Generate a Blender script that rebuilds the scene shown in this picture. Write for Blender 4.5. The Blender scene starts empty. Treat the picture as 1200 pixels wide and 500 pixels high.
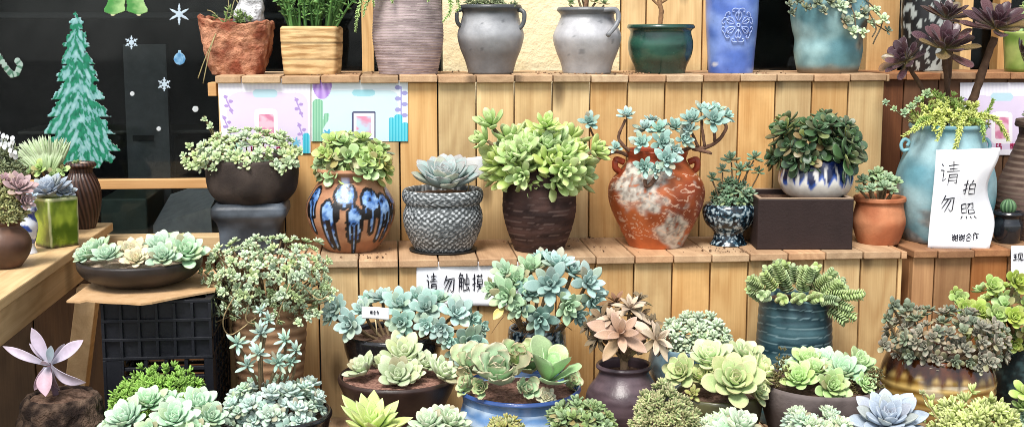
import bpy, math, random
import numpy as np
from mathutils import Vector, Matrix, noise

# ------------------------------------------------------------------ scene, camera geometry
sc = bpy.context.scene
COL = sc.collection
PHI, ALPHA, F, EYE = math.radians(5.5), math.radians(8.1), 1476.0, 1.35
CP, SP, CA, SA = math.cos(PHI), math.sin(PHI), math.cos(ALPHA), math.sin(ALPHA)
Z_TOP, Z_MID, Z_LOW = -0.097, -0.490, -0.845       # shelf heights below eye level
Y_UP, Y_LOW, Y_WALL = 3.0, 2.747, 3.40             # riser planes and wall plane

def ray(px, py):
    u = (px - 600) / F; v = (py - 250) / F
    return u, CA - v * SA, -SA - v * CA
def world(x, d, z): return Vector((x * CP + d * SP, -x * SP + d * CP, EYE + z))
def wY(px, py, Y):
    a, b, c = ray(px, py); t = Y / (-a * SP + b * CP)
    return world(a * t, b * t, c * t)
def wZ(px, py, z):
    a, b, c = ray(px, py); t = z / c
    return world(a * t, b * t, c * t)

def lin(c): return c / 12.92 if c <= .04045 else ((c + .055) / 1.055) ** 2.4
def C(h, k=1.0):
    h = h.lstrip('#')
    return tuple(lin(int(h[i:i + 2], 16) / 255) * k for i in (0, 2, 4))
def mixc(a, b, t): return tuple(a[i] + (b[i] - a[i]) * t for i in range(3))
def sm(a, b, x):
    t = min(1, max(0, (x - a) / (b - a))); return t * t * (3 - 2 * t)
def nz(x, y, z=0.0): return noise.noise(Vector((x, y, z)))
def nz3(x, y, z=0.0): return nz(x, y, z) + .5 * nz(2 * x + 7, 2 * y, 2 * z) + .25 * nz(4 * x, 4 * y + 3, 4 * z)

# ------------------------------------------------------------------ materials
def new_mat(name):
    m = bpy.data.materials.new(name); m.use_nodes = True
    nt = m.node_tree; nt.nodes.clear()
    return m, nt
class N:
    def __init__(s, nt): s.nt = nt
    def __call__(s, t, **k):
        n = s.nt.nodes.new(t)
        for a, b in k.items(): setattr(n, a, b)
        return n
    def l(s, a, b): s.nt.links.new(a, b)
    def math(s, op, a, b=None, c=None):
        n = s('ShaderNodeMath', operation=op)
        for i, v in enumerate((a, b, c)):
            if v is None: continue
            if isinstance(v, (int, float)): n.inputs[i].default_value = v
            else: s.l(v, n.inputs[i])
        return n.outputs[0]
    def mix(s, fac, a, b, bt='MIX'):
        n = s('ShaderNodeMix', data_type='RGBA', blend_type=bt)
        for i, v in ((0, fac), (6, a), (7, b)):
            if isinstance(v, (int, float)): n.inputs[i].default_value = v
            elif isinstance(v, tuple): n.inputs[i].default_value = (*v[:3], 1)
            else: s.l(v, n.inputs[i])
        return n.outputs[2]
    def noise(s, vec, scale, detail=3, rough=.55, dist=0):
        n = s('ShaderNodeTexNoise'); s.l(vec, n.inputs['Vector'])
        n.inputs['Scale'].default_value = scale; n.inputs['Detail'].default_value = detail
        n.inputs['Roughness'].default_value = rough; n.inputs['Distortion'].default_value = dist
        return n.outputs[0]
    def remap(s, v, a, b, c, d):
        n = s('ShaderNodeMapRange'); s.l(v, n.inputs[0])
        for i, q in enumerate((a, b, c, d)): n.inputs[i + 1].default_value = q
        return n.outputs[0]

def attr_mat(name, var=.18, nscale=40, bump=.0, bscale=200, spec=.5, sss=0.0, objrand=0.0, coat=0.0, rmul=1.0, bdist=.003):
    """vertex colour (colour of the thing, alpha = roughness) with procedural noise variation and bump"""
    m, nt = new_mat(name); n = N(nt)
    out = n('ShaderNodeOutputMaterial'); b = n('ShaderNodeBsdfPrincipled'); n.l(b.outputs[0], out.inputs[0])
    at = n('ShaderNodeAttribute'); at.attribute_name = 'Col'
    tc = n('ShaderNodeTexCoord').outputs['Object']
    f = n.noise(tc, nscale, 5, .6)
    val = n.remap(f, .3, .7, 1 - var, 1 + var)
    if objrand:
        oi = n('ShaderNodeObjectInfo')
        val = n.math('MULTIPLY', val, n.remap(oi.outputs['Random'], 0, 1, 1 - objrand, 1 + objrand))
    hs = n('ShaderNodeHueSaturation'); n.l(at.outputs['Color'], hs.inputs['Color']); n.l(val, hs.inputs['Value'])
    if objrand:
        r2 = n.math('FRACT', n.math('MULTIPLY', oi.outputs['Random'], 17.31))
        n.l(n.remap(r2, 0, 1, .485, .515), hs.inputs['Hue'])
        n.l(n.remap(r2, 0, 1, 1.12, .82), hs.inputs['Saturation'])
    col = hs.outputs[0]
    n.l(col, b.inputs['Base Color'])
    n.l(n.math('MULTIPLY', at.outputs['Alpha'], n.remap(f, .2, .8, rmul * .85, rmul * 1.2)), b.inputs['Roughness'])
    b.inputs['Specular IOR Level'].default_value = spec
    if sss:
        b.inputs['Subsurface Weight'].default_value = sss
        b.inputs['Subsurface Radius'].default_value = (.004, .006, .002); b.inputs['Subsurface Scale'].default_value = 1
    if objrand:
        b.inputs['Sheen Weight'].default_value = .08; b.inputs['Sheen Roughness'].default_value = .45
    if coat:
        b.inputs['Coat Weight'].default_value = coat; b.inputs['Coat Roughness'].default_value = .08
    if bump:
        bp = n('ShaderNodeBump'); bp.inputs['Strength'].default_value = bump; bp.inputs['Distance'].default_value = bdist
        n.l(n.noise(tc, bscale, 4, .65), bp.inputs['Height']); n.l(bp.outputs[0], b.inputs['Normal'])
    return m

def wood_mat(name, dark, light, axis=2, knots=True, rough=.6):
    m, nt = new_mat(name); n = N(nt)
    out = n('ShaderNodeOutputMaterial'); b = n('ShaderNodeBsdfPrincipled'); n.l(b.outputs[0], out.inputs[0])
    tc = n('ShaderNodeTexCoord').outputs['Object']
    at = n('ShaderNodeAttribute'); at.attribute_name = 'Col'
    sp = n('ShaderNodeSeparateColor'); n.l(at.outputs['Color'], sp.inputs[0])
    vm = n('ShaderNodeVectorMath', operation='SCALE'); vm.inputs[0].default_value = (31.7, 17.3, 23.9); n.l(sp.outputs[0], vm.inputs['Scale'])
    va = n('ShaderNodeVectorMath', operation='ADD'); n.l(tc, va.inputs[0]); n.l(vm.outputs[0], va.inputs[1])
    def mapped(sc_):
        mp = n('ShaderNodeMapping'); mp.inputs['Scale'].default_value = sc_; n.l(va.outputs[0], mp.inputs['Vector']); return mp.outputs[0]
    def ax(across, along):
        v = [across] * 3; v[axis] = along; return tuple(v)
    # growth rings: distorted bands stretched along the grain
    warp = n.noise(mapped(ax(7, 1.5)), 1, 2, .5)
    ring = n.math('SINE', n.math('MULTIPLY', warp, 62))
    ring = n.remap(ring, -1, 1, 0, 1)
    fine = n.noise(mapped(ax(260, 5)), 1, 4, .6)
    broad = n.noise(mapped(ax(14, 2.2)), 1, 4, .6)
    f = n.math('ADD', n.math('MULTIPLY', ring, .15), n.math('ADD', n.math('MULTIPLY', fine, .45), n.math('MULTIPLY', broad, .45)))
    f = n.remap(f, .2, .85, 0, 1)
    col = n.mix(f, dark, light)
    if knots:
        vo = n('ShaderNodeTexVoronoi', voronoi_dimensions='2D'); vo.inputs['Scale'].default_value = 1
        sx = n('ShaderNodeSeparateXYZ'); n.l(mapped(ax(8.5, 3.4)), sx.inputs[0]); cx_ = n('ShaderNodeCombineXYZ')
        n.l(sx.outputs[0 if axis != 0 else 2], cx_.inputs[0]); n.l(sx.outputs[axis], cx_.inputs[1]); n.l(cx_.outputs[0], vo.inputs['Vector'])
        kd = n.math('ADD', vo.outputs['Distance'], n.math('MULTIPLY', fine, .05))
        k = n.remap(kd, .08, .2, 1, 0)
        pick = n('ShaderNodeSeparateColor'); n.l(vo.outputs['Color'], pick.inputs[0])
        k = n.math('MULTIPLY', k, n.math('GREATER_THAN', pick.outputs[0], .62))
        col = n.mix(n.math('MULTIPLY', k, .75), col, tuple(c * .25 for c in dark))
    # weather stains
    st = n.noise(mapped((5, 5, 5)), 1, 5, .65)
    col = n.mix(n.remap(st, .5, .8, 0, .45), col, tuple(c * .55 for c in dark))
    hs = n('ShaderNodeHueSaturation'); n.l(col, hs.inputs['Color'])
    n.l(n.remap(sp.outputs[1], 0, 1, .82, 1.12), hs.inputs['Value'])
    n.l(n.remap(sp.outputs[2], 0, 1, .49, .507), hs.inputs['Hue'])
    n.l(n.remap(sp.outputs[2], 0, 1, 1.05, .85), hs.inputs['Saturation'])
    n.l(hs.outputs[0], b.inputs['Base Color'])
    b.inputs['Roughness'].default_value = rough; b.inputs['Specular IOR Level'].default_value = .3
    bp = n('ShaderNodeBump'); bp.inputs['Strength'].default_value = .35; bp.inputs['Distance'].default_value = .002
    n.l(f, bp.inputs['Height']); n.l(bp.outputs[0], b.inputs['Normal'])
    return m

def noise_mat(name, a, b_, scale=6, rough=.8, bump=.3, bscale=60, spec=.3, bdist=.004):
    m, nt = new_mat(name); n = N(nt)
    out = n('ShaderNodeOutputMaterial'); b = n('ShaderNodeBsdfPrincipled'); n.l(b.outputs[0], out.inputs[0])
    tc = n('ShaderNodeTexCoord').outputs['Object']
    n.l(n.mix(n.remap(n.noise(tc, scale, 6, .65), .3, .7, 0, 1), a, b_), b.inputs['Base Color'])
    b.inputs['Roughness'].default_value = rough; b.inputs['Specular IOR Level'].default_value = spec
    bp = n('ShaderNodeBump'); bp.inputs['Strength'].default_value = bump; bp.inputs['Distance'].default_value = bdist
    n.l(n.noise(tc, bscale, 5, .6), bp.inputs['Height']); n.l(bp.outputs[0], b.inputs['Normal'])
    return m

def glass_mat():
    m, nt = new_mat('window_glass'); n = N(nt)
    out = n('ShaderNodeOutputMaterial'); mx = n('ShaderNodeMixShader')
    t = n('ShaderNodeBsdfTransparent'); t.inputs[0].default_value = (.75, .78, .78, 1)
    g = n('ShaderNodeBsdfGlossy'); g.inputs['Roughness'].default_value = .03
    tc = n('ShaderNodeTexCoord').outputs['Object']
    g.inputs[0].default_value = (.9, .95, 1, 1)
    fr = n('ShaderNodeFresnel'); fr.inputs[0].default_value = 1.24
    fac = n.math('MULTIPLY', fr.outputs[0], n.remap(n.noise(tc, 2.2, 5, .65, .8), .3, .7, .4, 2.0))
    n.l(fac, mx.inputs[0]); n.l(t.outputs[0], mx.inputs[1]); n.l(g.outputs[0], mx.inputs[2]); n.l(mx.outputs[0], out.inputs[0])
    return m

M_LEAF = attr_mat('succulent_leaf', var=.13, nscale=55, spec=.5, sss=.0, objrand=.13, bump=.12, bscale=300)
M_FOL = attr_mat('fine_foliage', var=.22, nscale=35, spec=.35)
M_CLAY = attr_mat('unglazed_clay', var=.14, nscale=28, bump=.35, bscale=170, spec=.3)
M_ROUGH = attr_mat('rough_stone', var=.3, nscale=45, bump=1, bscale=60, spec=.25, bdist=.012)
M_GLAZE = attr_mat('glazed_ceramic', var=.16, nscale=35, bump=.12, bscale=60, spec=.55, coat=.25)
M_SATIN = attr_mat('satin_glaze', var=.16, nscale=30, bump=.22, bscale=120, spec=.45)
M_PAPER = attr_mat('paper', var=.03, nscale=12, bump=.1, bscale=25, spec=.2)
M_STICK = attr_mat('printed_sticker', var=.1, nscale=60, spec=.3)
M_INK = attr_mat('black_ink', var=.1, spec=.2)
M_STEM = attr_mat('woody_stem', var=.3, nscale=90, bump=.5, bscale=220, spec=.2)
M_SOIL = noise_mat('potting_soil', C('#3a2a20'), C('#80685a'), 140, .95, 1, 160, .1)
M_GRIT = noise_mat('pale_grit', C('#8a705c'), C('#d8c8b4'), 150, .9, 1, 150, .2)
M_PLASTIC = noise_mat('black_plastic', (.007, .008, .011), (.014, .015, .02), 20, .38, .1, 200, .3)
M_WOOD_V = wood_mat('stand_planks', C('#b08044'), C('#eac88a'), 2)
M_WOOD_H = wood_mat('shelf_boards', C('#94704e'), C('#d2ae84'), 1, rough=.7)
M_WOODR_V = wood_mat('red_brown_planks', C('#8c5628'), C('#c48e56'), 2)
M_WOODR_H = wood_mat('red_brown_boards', C('#74482c'), C('#b08254'), 1, rough=.7)
M_SHADED_V = wood_mat('shaded_brown_planks', C('#4e301c'), C('#7e5434'), 2)  # brown wood with shade painted in, for the right stand's upper panel
M_WOOD_X = wood_mat('window_rails', C('#b48c58'), C('#e2be88'), 0)
M_WOODD_V = wood_mat('dark_shaded_planks', C('#452c18'), C('#70502e'), 2)  # dark wood, deepened further to hold the shade under the bench
M_BENCH = wood_mat('bench_boards', C('#b08a58'), C('#e6c692'), 1)
M_CARD = noise_mat('cardboard', C('#b08c62'), C('#cca880'), 25, .9, .2, 90)
M_PLASTER = noise_mat('cream_plaster', C('#e6d4a8'), C('#f2e4c0'), 9, .9, .9, 45, .2, .006)
M_GLASS = glass_mat()
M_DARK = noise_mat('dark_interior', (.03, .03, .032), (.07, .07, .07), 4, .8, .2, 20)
M_GROUND = noise_mat('paving', C('#6a665f'), C('#8c877e'), 3, .9, .4, 60)

# ------------------------------------------------------------------ mesh building
class MB:
    def __init__(s): s.V = []; s.Q = []; s.K = []; s.S = []; s.n = 0
    def add(s, v, q, c, smooth=True):
        v = np.asarray(v, float).reshape(-1, 3); q = np.asarray(q, int).reshape(-1, 4)
        c = np.asarray(c, float)
        if c.ndim == 1:
            if len(c) == 3: c = np.append(c, .6)
            c = np.tile(c, (len(v), 1))
        s.V.append(v); s.Q.append(q + s.n); s.K.append(c); s.S.append(np.full(len(q), smooth)); s.n += len(v)
        return s
    def mesh(s, name):
        me = bpy.data.meshes.new(name)
        V = np.concatenate(s.V); Q = np.concatenate(s.Q); K = np.concatenate(s.K); S = np.concatenate(s.S)
        me.vertices.add(len(V)); me.vertices.foreach_set('co', V.astype(np.float32).ravel())
        me.loops.add(len(Q) * 4); me.polygons.add(len(Q))
        me.loops.foreach_set('vertex_index', Q.astype(np.int32).ravel())
        me.polygons.foreach_set('loop_start', np.arange(0, len(Q) * 4, 4, dtype=np.int32))
        me.polygons.foreach_set('use_smooth', S)
        a = me.color_attributes.new('Col', 'FLOAT_COLOR', 'POINT'); a.data.foreach_set('color', K.astype(np.float32).ravel())
        me.update(calc_edges=True); me.validate()
        return me
    def build(s, name, mat, parent=None):
        me = s.mesh(name); me.materials.append(mat)
        return link(name, me, parent)
def link(name, me, parent=None):
    o = bpy.data.objects.new(name, me); COL.objects.link(o); o.parent = parent
    return o
def tag(o, label=None, cat=None, group=None, kind=None):
    if label: o['label'] = label
    if cat: o['category'] = cat
    if group: o['group'] = group
    if kind: o['kind'] = kind
    return o
def empty(name, label, cat, loc, rz=0.0, group=None):
    o = bpy.data.objects.new(name, None); COL.objects.link(o); o.location = loc; o.rotation_euler.z = rz; o.empty_display_size = .05
    return tag(o, label, cat, group)
def gridq(nu, nv, wrap=False):
    q = []
    J = nv if wrap else nv - 1
    i = np.arange(nu - 1)[:, None]; j = np.arange(J)[None, :]
    j2 = (j + 1) % nv
    return np.stack([i * nv + j, i * nv + j2, (i + 1) * nv + j2, (i + 1) * nv + j], -1).reshape(-1, 4)
BOXQ = np.array([[0, 3, 2, 1], [4, 5, 6, 7], [0, 1, 5, 4], [1, 2, 6, 5], [2, 3, 7, 6], [3, 0, 4, 7]])
def box(mb, a, b, c=(.5, .5, .5)):
    (x0, y0, z0), (x1, y1, z1) = a, b
    v = [(x0, y0, z0), (x1, y0, z0), (x1, y1, z0), (x0, y1, z0), (x0, y0, z1), (x1, y0, z1), (x1, y1, z1), (x0, y1, z1)]
    mb.add(v, BOXQ, c, False)
def hexa(mb, b4, t4, c=(.5, .5, .5)):
    mb.add(list(b4) + list(t4), BOXQ, c, False)
def bevel(o, w=.002, seg=2):
    m = o.modifiers.new('bevel', 'BEVEL'); m.width = w; m.segments = seg; m.limit_method = 'ANGLE'; return o
RW = random.Random(5)
def wcol(r=None):
    r = r or RW; return (r.random(), r.random(), r.random(), 1)
def tube(mb, pts, rad, c, nv=7, wob=0.0, rnd=None):
    P = [Vector(p) for p in pts]; n = len(P)
    if isinstance(rad, (int, float)): rad = [rad] * n
    up = Vector((.31, .17, .93)); V = []
    for i in range(n):
        t = (P[min(i + 1, n - 1)] - P[max(i - 1, 0)]).normalized()
        a = t.cross(up)
        if a.length < .05: a = t.cross(Vector((1, 0, 0)))
        a.normalize(); b = t.cross(a)
        for j in range(nv):
            th = 2 * math.pi * j / nv
            r = rad[i] * (1 + (wob * nz(i * .9, j * 1.3, P[0].x * 50) if wob else 0))
            V.append(P[i] + a * r * math.cos(th) + b * r * math.sin(th))
    # end caps: shrink rings
    V = [P[0]] * nv + V + [P[-1]] * nv
    mb.add(np.array([tuple(v) for v in V]), gridq(n + 2, nv, True), c)
def smooth_path(pts, m=6):
    P = [np.array(p, float) for p in pts]; P = [2 * P[0] - P[1]] + P + [2 * P[-1] - P[-2]]; out = []
    for i in range(1, len(P) - 2):
        for k in range(m):
            t = k / m; a, b, c, d = P[i - 1:i + 3]
            out.append(.5 * ((2 * b) + (c - a) * t + (2 * a - 5 * b + 4 * c - d) * t * t + (3 * b - a - 3 * c + d) * t ** 3))
    out.append(P[-2]); return out

# ------------------------------------------------------------------ leaves and rosettes
def leaf(L=1, W=.25, T=.08, um=.6, a=2, b=.5, base=.35, curve=.3, cup=.15, nu=8, nv=8, c0=(.2, .3, .15), c1=None, c2=None, tip=.6, rough=.5, edge=.5, keel=1.0, ruffle=0.0):
    c1 = c1 or c0; c2 = c2 or c1; c0 = tuple(q * .78 for q in c0)  # leaf bases darkened, putting the shade of the gaps into the colour
    s = np.linspace(0, 1, nu); u = 1 - (1 - s) ** 1.45
    w = np.where(u < um, base + (1 - base) * np.sin(np.clip(u / um, 0, 1) * math.pi / 2) ** 1.3,
                 (1 - np.clip((u - um) / (1 - um), 0, 1) ** a) ** b)
    w = np.maximum(w, .03)
    t = T * (.3 + .7 * w) * np.clip((1 - u) * 5 + .12, .1, 1)
    ang = curve * u
    du = np.diff(u, prepend=0)
    cx = np.cumsum(np.cos(ang) * du) * L; cz = np.cumsum(np.sin(ang) * du) * L
    th = 2 * math.pi * np.arange(nv) / nv
    ct, st = np.cos(th)[None, :], np.sin(th)[None, :]
    y = (w[:, None] * W) * ct
    zo = t[:, None] * np.where(st > 0, st * .55, st * keel) + cup * W * (w[:, None] * ct) ** 2 + ruffle * W * ct ** 2 * np.sin(u[:, None] * 21 + ct * 2) * (u[:, None] > .35)
    X = cx[:, None] - np.sin(ang)[:, None] * zo; Z = cz[:, None] + np.cos(ang)[:, None] * zo
    V = np.stack([X, y + 0 * X, Z], -1).reshape(-1, 3)
    e = np.clip(edge * np.abs(ct) ** 8 * (u[:, None] > .25) + np.clip((u[:, None] - .72) / .28, 0, 1) ** 1.6, 0, 1) * tip
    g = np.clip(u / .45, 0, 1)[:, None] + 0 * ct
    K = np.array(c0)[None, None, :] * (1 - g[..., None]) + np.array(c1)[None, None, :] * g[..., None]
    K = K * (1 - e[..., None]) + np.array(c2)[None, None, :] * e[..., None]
    K = np.concatenate([K, np.full(K.shape[:2] + (1,), rough)], -1).reshape(-1, 4)
    return V, gridq(nu, nv, True), K
def rotm(az, el, roll=0.0):
    ca, sa, ce, se, cr, sr = math.cos(az), math.sin(az), math.cos(el), math.sin(el), math.cos(roll), math.sin(roll)
    Rx = np.array([[1, 0, 0], [0, cr, -sr], [0, sr, cr]]); Ry = np.array([[ce, 0, -se], [0, 1, 0], [se, 0, ce]]); Rz = np.array([[ca, -sa, 0], [sa, ca, 0], [0, 0, 1]])
    return Rz @ Ry @ Rx
LIB = {}
def rosette_arrays(seed, n=24, ls=.35, tin=82, tout=8, r0=.08, H=.12, jit=.1, pw=.8, colvar=.12, whorl=None, **lf):
    r = random.Random(seed); VV, QQ, KK = [], [], []; off = 0
    for i in range(n):
        f = i / max(1, n - 1)
        L = (ls + (1 - ls) * f ** .8) * (1 + r.uniform(-jit, jit))
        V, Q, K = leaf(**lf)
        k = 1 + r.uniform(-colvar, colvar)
        K = K.copy(); K[:, :3] *= k
        q_ = r.random()
        if f > .6 and q_ < .06: K[:, :3] = K[:, :3] * .35 + np.array((.30, .19, .09)) * .65
        elif f > .45 and q_ < .25: K[:, :3] = K[:, :3] * .75 + np.array((.46, .40, .12)) * .25
        elif q_ > .9: K[:, :3] = K[:, :3] * .8 + np.array((.45, .22, .18)) * .12
        az = i * (2.39996 if whorl is None else whorl) + r.uniform(-jit, jit) * 1.6
        el = math.radians(tin + (tout - tin) * f ** pw + r.uniform(-60, 60) * jit)
        V = (V * L) @ rotm(az, el, r.uniform(-1, 1) * jit * 1.5).T
        V = V + np.array([r0 * f * math.cos(az), r0 * f * math.sin(az), H * (1 - f)])
        VV.append(V); QQ.append(Q + off); KK.append(K); off += len(V)
    V = np.concatenate(VV); V /= 2 * np.percentile(np.hypot(V[:, 0], V[:, 1]), 99)
    return V, np.concatenate(QQ), np.concatenate(KK)
KEYS = {}
def kind(key, nvar=3, **p): KEYS[key] = (nvar, p)
def lib(key, var):
    nvar, p = KEYS[key]; var %= nvar
    if (key, var) not in LIB:
        A = rosette_arrays(hash_(key) + var * 77, **p)
        LIB[key, var] = [A, None]
    return LIB[key, var]
def hash_(s): return sum(ord(c) * (i * 31 + 7) for i, c in enumerate(s))
def lib_mesh(key, var):
    e = lib(key, var)
    if e[1] is None:
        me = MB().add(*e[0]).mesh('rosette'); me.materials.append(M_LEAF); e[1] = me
    return e[1]
def frame_to(nrm, spin):
    z = Vector(nrm).normalized(); q = Vector((0, 0, 1)).rotation_difference(z)
    return q.to_matrix() @ Matrix.Rotation(spin, 3, 'Z')

# ------------------------------------------------------------------ potted things
class Spot:
    """a place on a shelf: local axes are x right, y away, z up, origin at the foot"""
    def __init__(s, px, Y, z, py=250):
        a, b, c = ray(px, py); k = a / b
        s.px = px; s.d = Y / (CP - k * SP); s.x = k * s.d; s.z = z
        s.loc = world(s.x, s.d, z)
    def L(s, px, py, dy=0.0):
        a, b, c = ray(px, py); t = (s.d + dy) / b
        return Vector((a * t - s.x, dy, c * t - s.z))
    def m(s, n, py=250, dy=0.0):
        a, b, c = ray(s.px, py); return n * (s.d + dy) / b / F

def cr_profile(pr, m=7):
    return [(max(1e-4, p[0]), p[1]) for p in smooth_path(pr, m)]
def flat(c, rough=.6, var=.1, s=25, c2=None, bias=.5):
    c2 = c2 or c
    def f(th, z, zn, x, y):
        k = nz3(x * s, y * s, z * s)
        return (*[v * (1 + var * k) for v in mixc(c, c2, sm(-.5, .5, k + (bias - .5)))], rough)
    return f
class Pot:
    def __init__(T, name, label, cat, px, Y, zb, prof, col, mat=None, seg=56, m=6, wall=.007, soil=.012, soilmat=None, group=None, rfn=None, sq=None, rot=0.0, pot_label=None, zfn=None, ysc=1.0, sharp=False):
        ys = [p[1] for p in prof if p[1] is not None]
        S = T.S = Spot(px, Y, zb, sum(ys) / len(ys)); T.L = S.L; T.m = S.m
        T.root = empty(name, label, cat, S.loc, -PHI, group)
        pr = []
        for hw, y in prof:
            pr.append((S.m(hw, y if y is not None else 500), S.L(px, y).z if y is not None else 0.0))
        zt, zl = pr[0][1], pr[-1][1]
        pr = [(r, (z - zl) * zt / (zt - zl)) for r, z in pr]
        T.zt, T.rt = zt, pr[0][0]
        P = pr if sharp else cr_profile(pr, m)
        mb = MB(); V, K = [], []
        def ring(r, z, colf):
            for j in range(seg):
                th = 2 * math.pi * j / seg; rr = r
                if sq:
                    a = th - rot; rr = r / ((abs(math.cos(a)) ** sq + abs(math.sin(a)) ** sq) ** (1 / sq))
                if rfn: rr *= rfn(th, z / zt)
                x, y = rr * math.sin(th), -rr * math.cos(th) * ysc
                V.append((x, y, z + (zfn(th) * max(0, z / zt - .6) / .4 if zfn else 0))); K.append(colf(th, z, z / zt, x, y))
        for r, z in reversed(P): ring(r, z, col)                     # foot to rim
        ri = max(.004, T.rt - wall)
        for r, z in ((T.rt - wall * .3, zt + wall * .35), (ri, zt), (ri, zt - .006), (ri * .97, zt - soil - .02)): ring(r, z, col)
        V = [(0, 0, 0)] * seg + V; K = [K[0]] * seg + K
        mb.add(V, gridq(len(V) // seg, seg, True), K)
        T.pot = mb.build('pot', mat or M_CLAY, T.root); T.mat = mat or M_CLAY
        if pot_label: T.pot['label'] = pot_label
        if soilmat is not False:
            V, K = [], []; nr = 7
            for i in range(nr):
                for j in range(32):
                    th = 2 * math.pi * j / 32; r = ri * .985 * i / (nr - 1)
                    if sq:
                        a = th - rot; r /= ((abs(math.cos(a)) ** sq + abs(math.sin(a)) ** sq) ** (1 / sq))
                    x, y = r * math.sin(th), -r * math.cos(th) * ysc
                    V.append((x, y, zt - soil + .004 * nz(x * 90, y * 90, zt * 50) + .006 * (1 - i / nr))); K.append((.1, .07, .05, .9))
            T.soil = MB().add(V, gridq(nr, 32, True)[:, ::-1], K).build('soil', soilmat or M_SOIL, T.root)
        T.pl = []; T.stems = MB(); T.nst = 0; T.r = random.Random(hash_(label))
    # one rosette; size in photo pixels
    def ros(T, key, px, py, size, dy=0.0, n=(0, -.5, 1), stem=None, sr=.0028, sc_=None, label=None):
        p = T.L(px, py, dy); T.pl.append((key, p, n, T.m(size, py, dy), label))
        if stem is not None: T.stem_to(p, stem, sr, n)
        return T
    def stem_to(T, p, start=None, sr=.0028, n=(0, 0, 1), c=None):
        s = Vector(start) if start not in (None, True) else Vector((p.x * .35, p.y * .35, T.zt - .012))
        nn = Vector(n).normalized(); ln = (p - s).length
        mid = (s + p) / 2 - nn * ln * .12 + Vector((T.r.uniform(-.1, .1), T.r.uniform(-.1, .1), 0)) * ln
        tube(T.stems, smooth_path([s, mid, p - nn * .004], 4), sr, c or (*C('#7d6a50'), .8), 6, .3); T.nst += 1
    def dome(T, keys, x0, x1, y0, y1, n, s0, s1, dy=0.0, ry=None, up=.35, fill=.72, stem=.15, front=.35, box_=.72, yc=None, lump=.16):
        """rosettes spread over the camera side and top of an ellipsoidal mound seen at this box"""
        r = T.r; cx = (x0 + x1) / 2; av = (s0 + s1) / 4
        rx = T.m((x1 - x0) / 2 - av); yb = y1 if yc is None else yc
        c = T.L(cx, yb, dy); rz = T.m(yb - y0 - av); rzd = T.m(max(1, y1 - yb)); ry = ry or rx * .85
        pts = []
        for k in range(n):
            best, bd = None, -1
            for q in range(14):
                while True:
                    v = Vector((r.gauss(0, 1), r.gauss(-front, 1), r.gauss(0, 1)))
                    if yc is None: v.z = abs(v.z)
                    if v.length > .2: break
                v.normalize()
                if v.y > .45: v.y *= -1
                f = r.uniform(fill, 1.0) * (1 + lump * nz(v.x * 2.6 + n, v.y * 2.6, v.z * 2.6 + x0))
                bx_ = [math.copysign(abs(q2) ** box_, q2) for q2 in v]
                p = Vector((bx_[0] * rx * f, bx_[1] * ry * f, bx_[2] * (rz if v.z > 0 else rzd) * f * .93))
                d = min((((p - o).length_squared) for o in pts), default=1)
                if d > bd: best, bd, bv = p, d, v
            pts.append(best)
            nn = (bv.x * .8, bv.y * .8 - .15, bv.z + up)
            size = T.m(r.uniform(s0, s1))
            T.pl.append((r.choice(keys), c + best, nn, size, None))
            if r.random() < stem: T.stem_to(c + best, None, .0018, nn)
        return T
    def emit(T, part='rosette', maxn=95, stem_col=None):
        P = sorted(T.pl, key=lambda q: q[1].y - q[1].z * .3); r = T.r
        rest = MB()
        for i, (key, p, n, size, label) in enumerate(P):
            v = r.randrange(9); nn = Vector(n) + Vector((r.uniform(-.15, .15), r.uniform(-.15, .15), r.uniform(-.1, .1)))
            R = frame_to(nn, r.uniform(0, 6.28)); s = size * r.uniform(.93, 1.07)
            if i < maxn:
                o = link(part, lib_mesh(key, v), T.root)
                o.location = p; o.rotation_mode = 'QUATERNION'; o.rotation_quaternion = R.to_quaternion(); o.scale = (s, s, s)
                if label: o['label'] = label
            else:
                V, Q, K = lib(key, v)[0]
                rest.add((V * s) @ np.array(R).T + np.array(p), Q, K)
        if rest.n: rest.build('foliage', M_FOL, T.root)['kind'] = 'stuff'
        if T.stems.n: T.stems.build('stem', M_STEM, T.root)
        T.pl = []; T.stems = MB()
        return T
    def handle(T, pts, rad, c, name='handle', mat=None):
        mb = MB(); tube(mb, smooth_path(pts, 6), rad, c, 10)
        return mb.build(name, mat or T.mat, T.pot)

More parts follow.
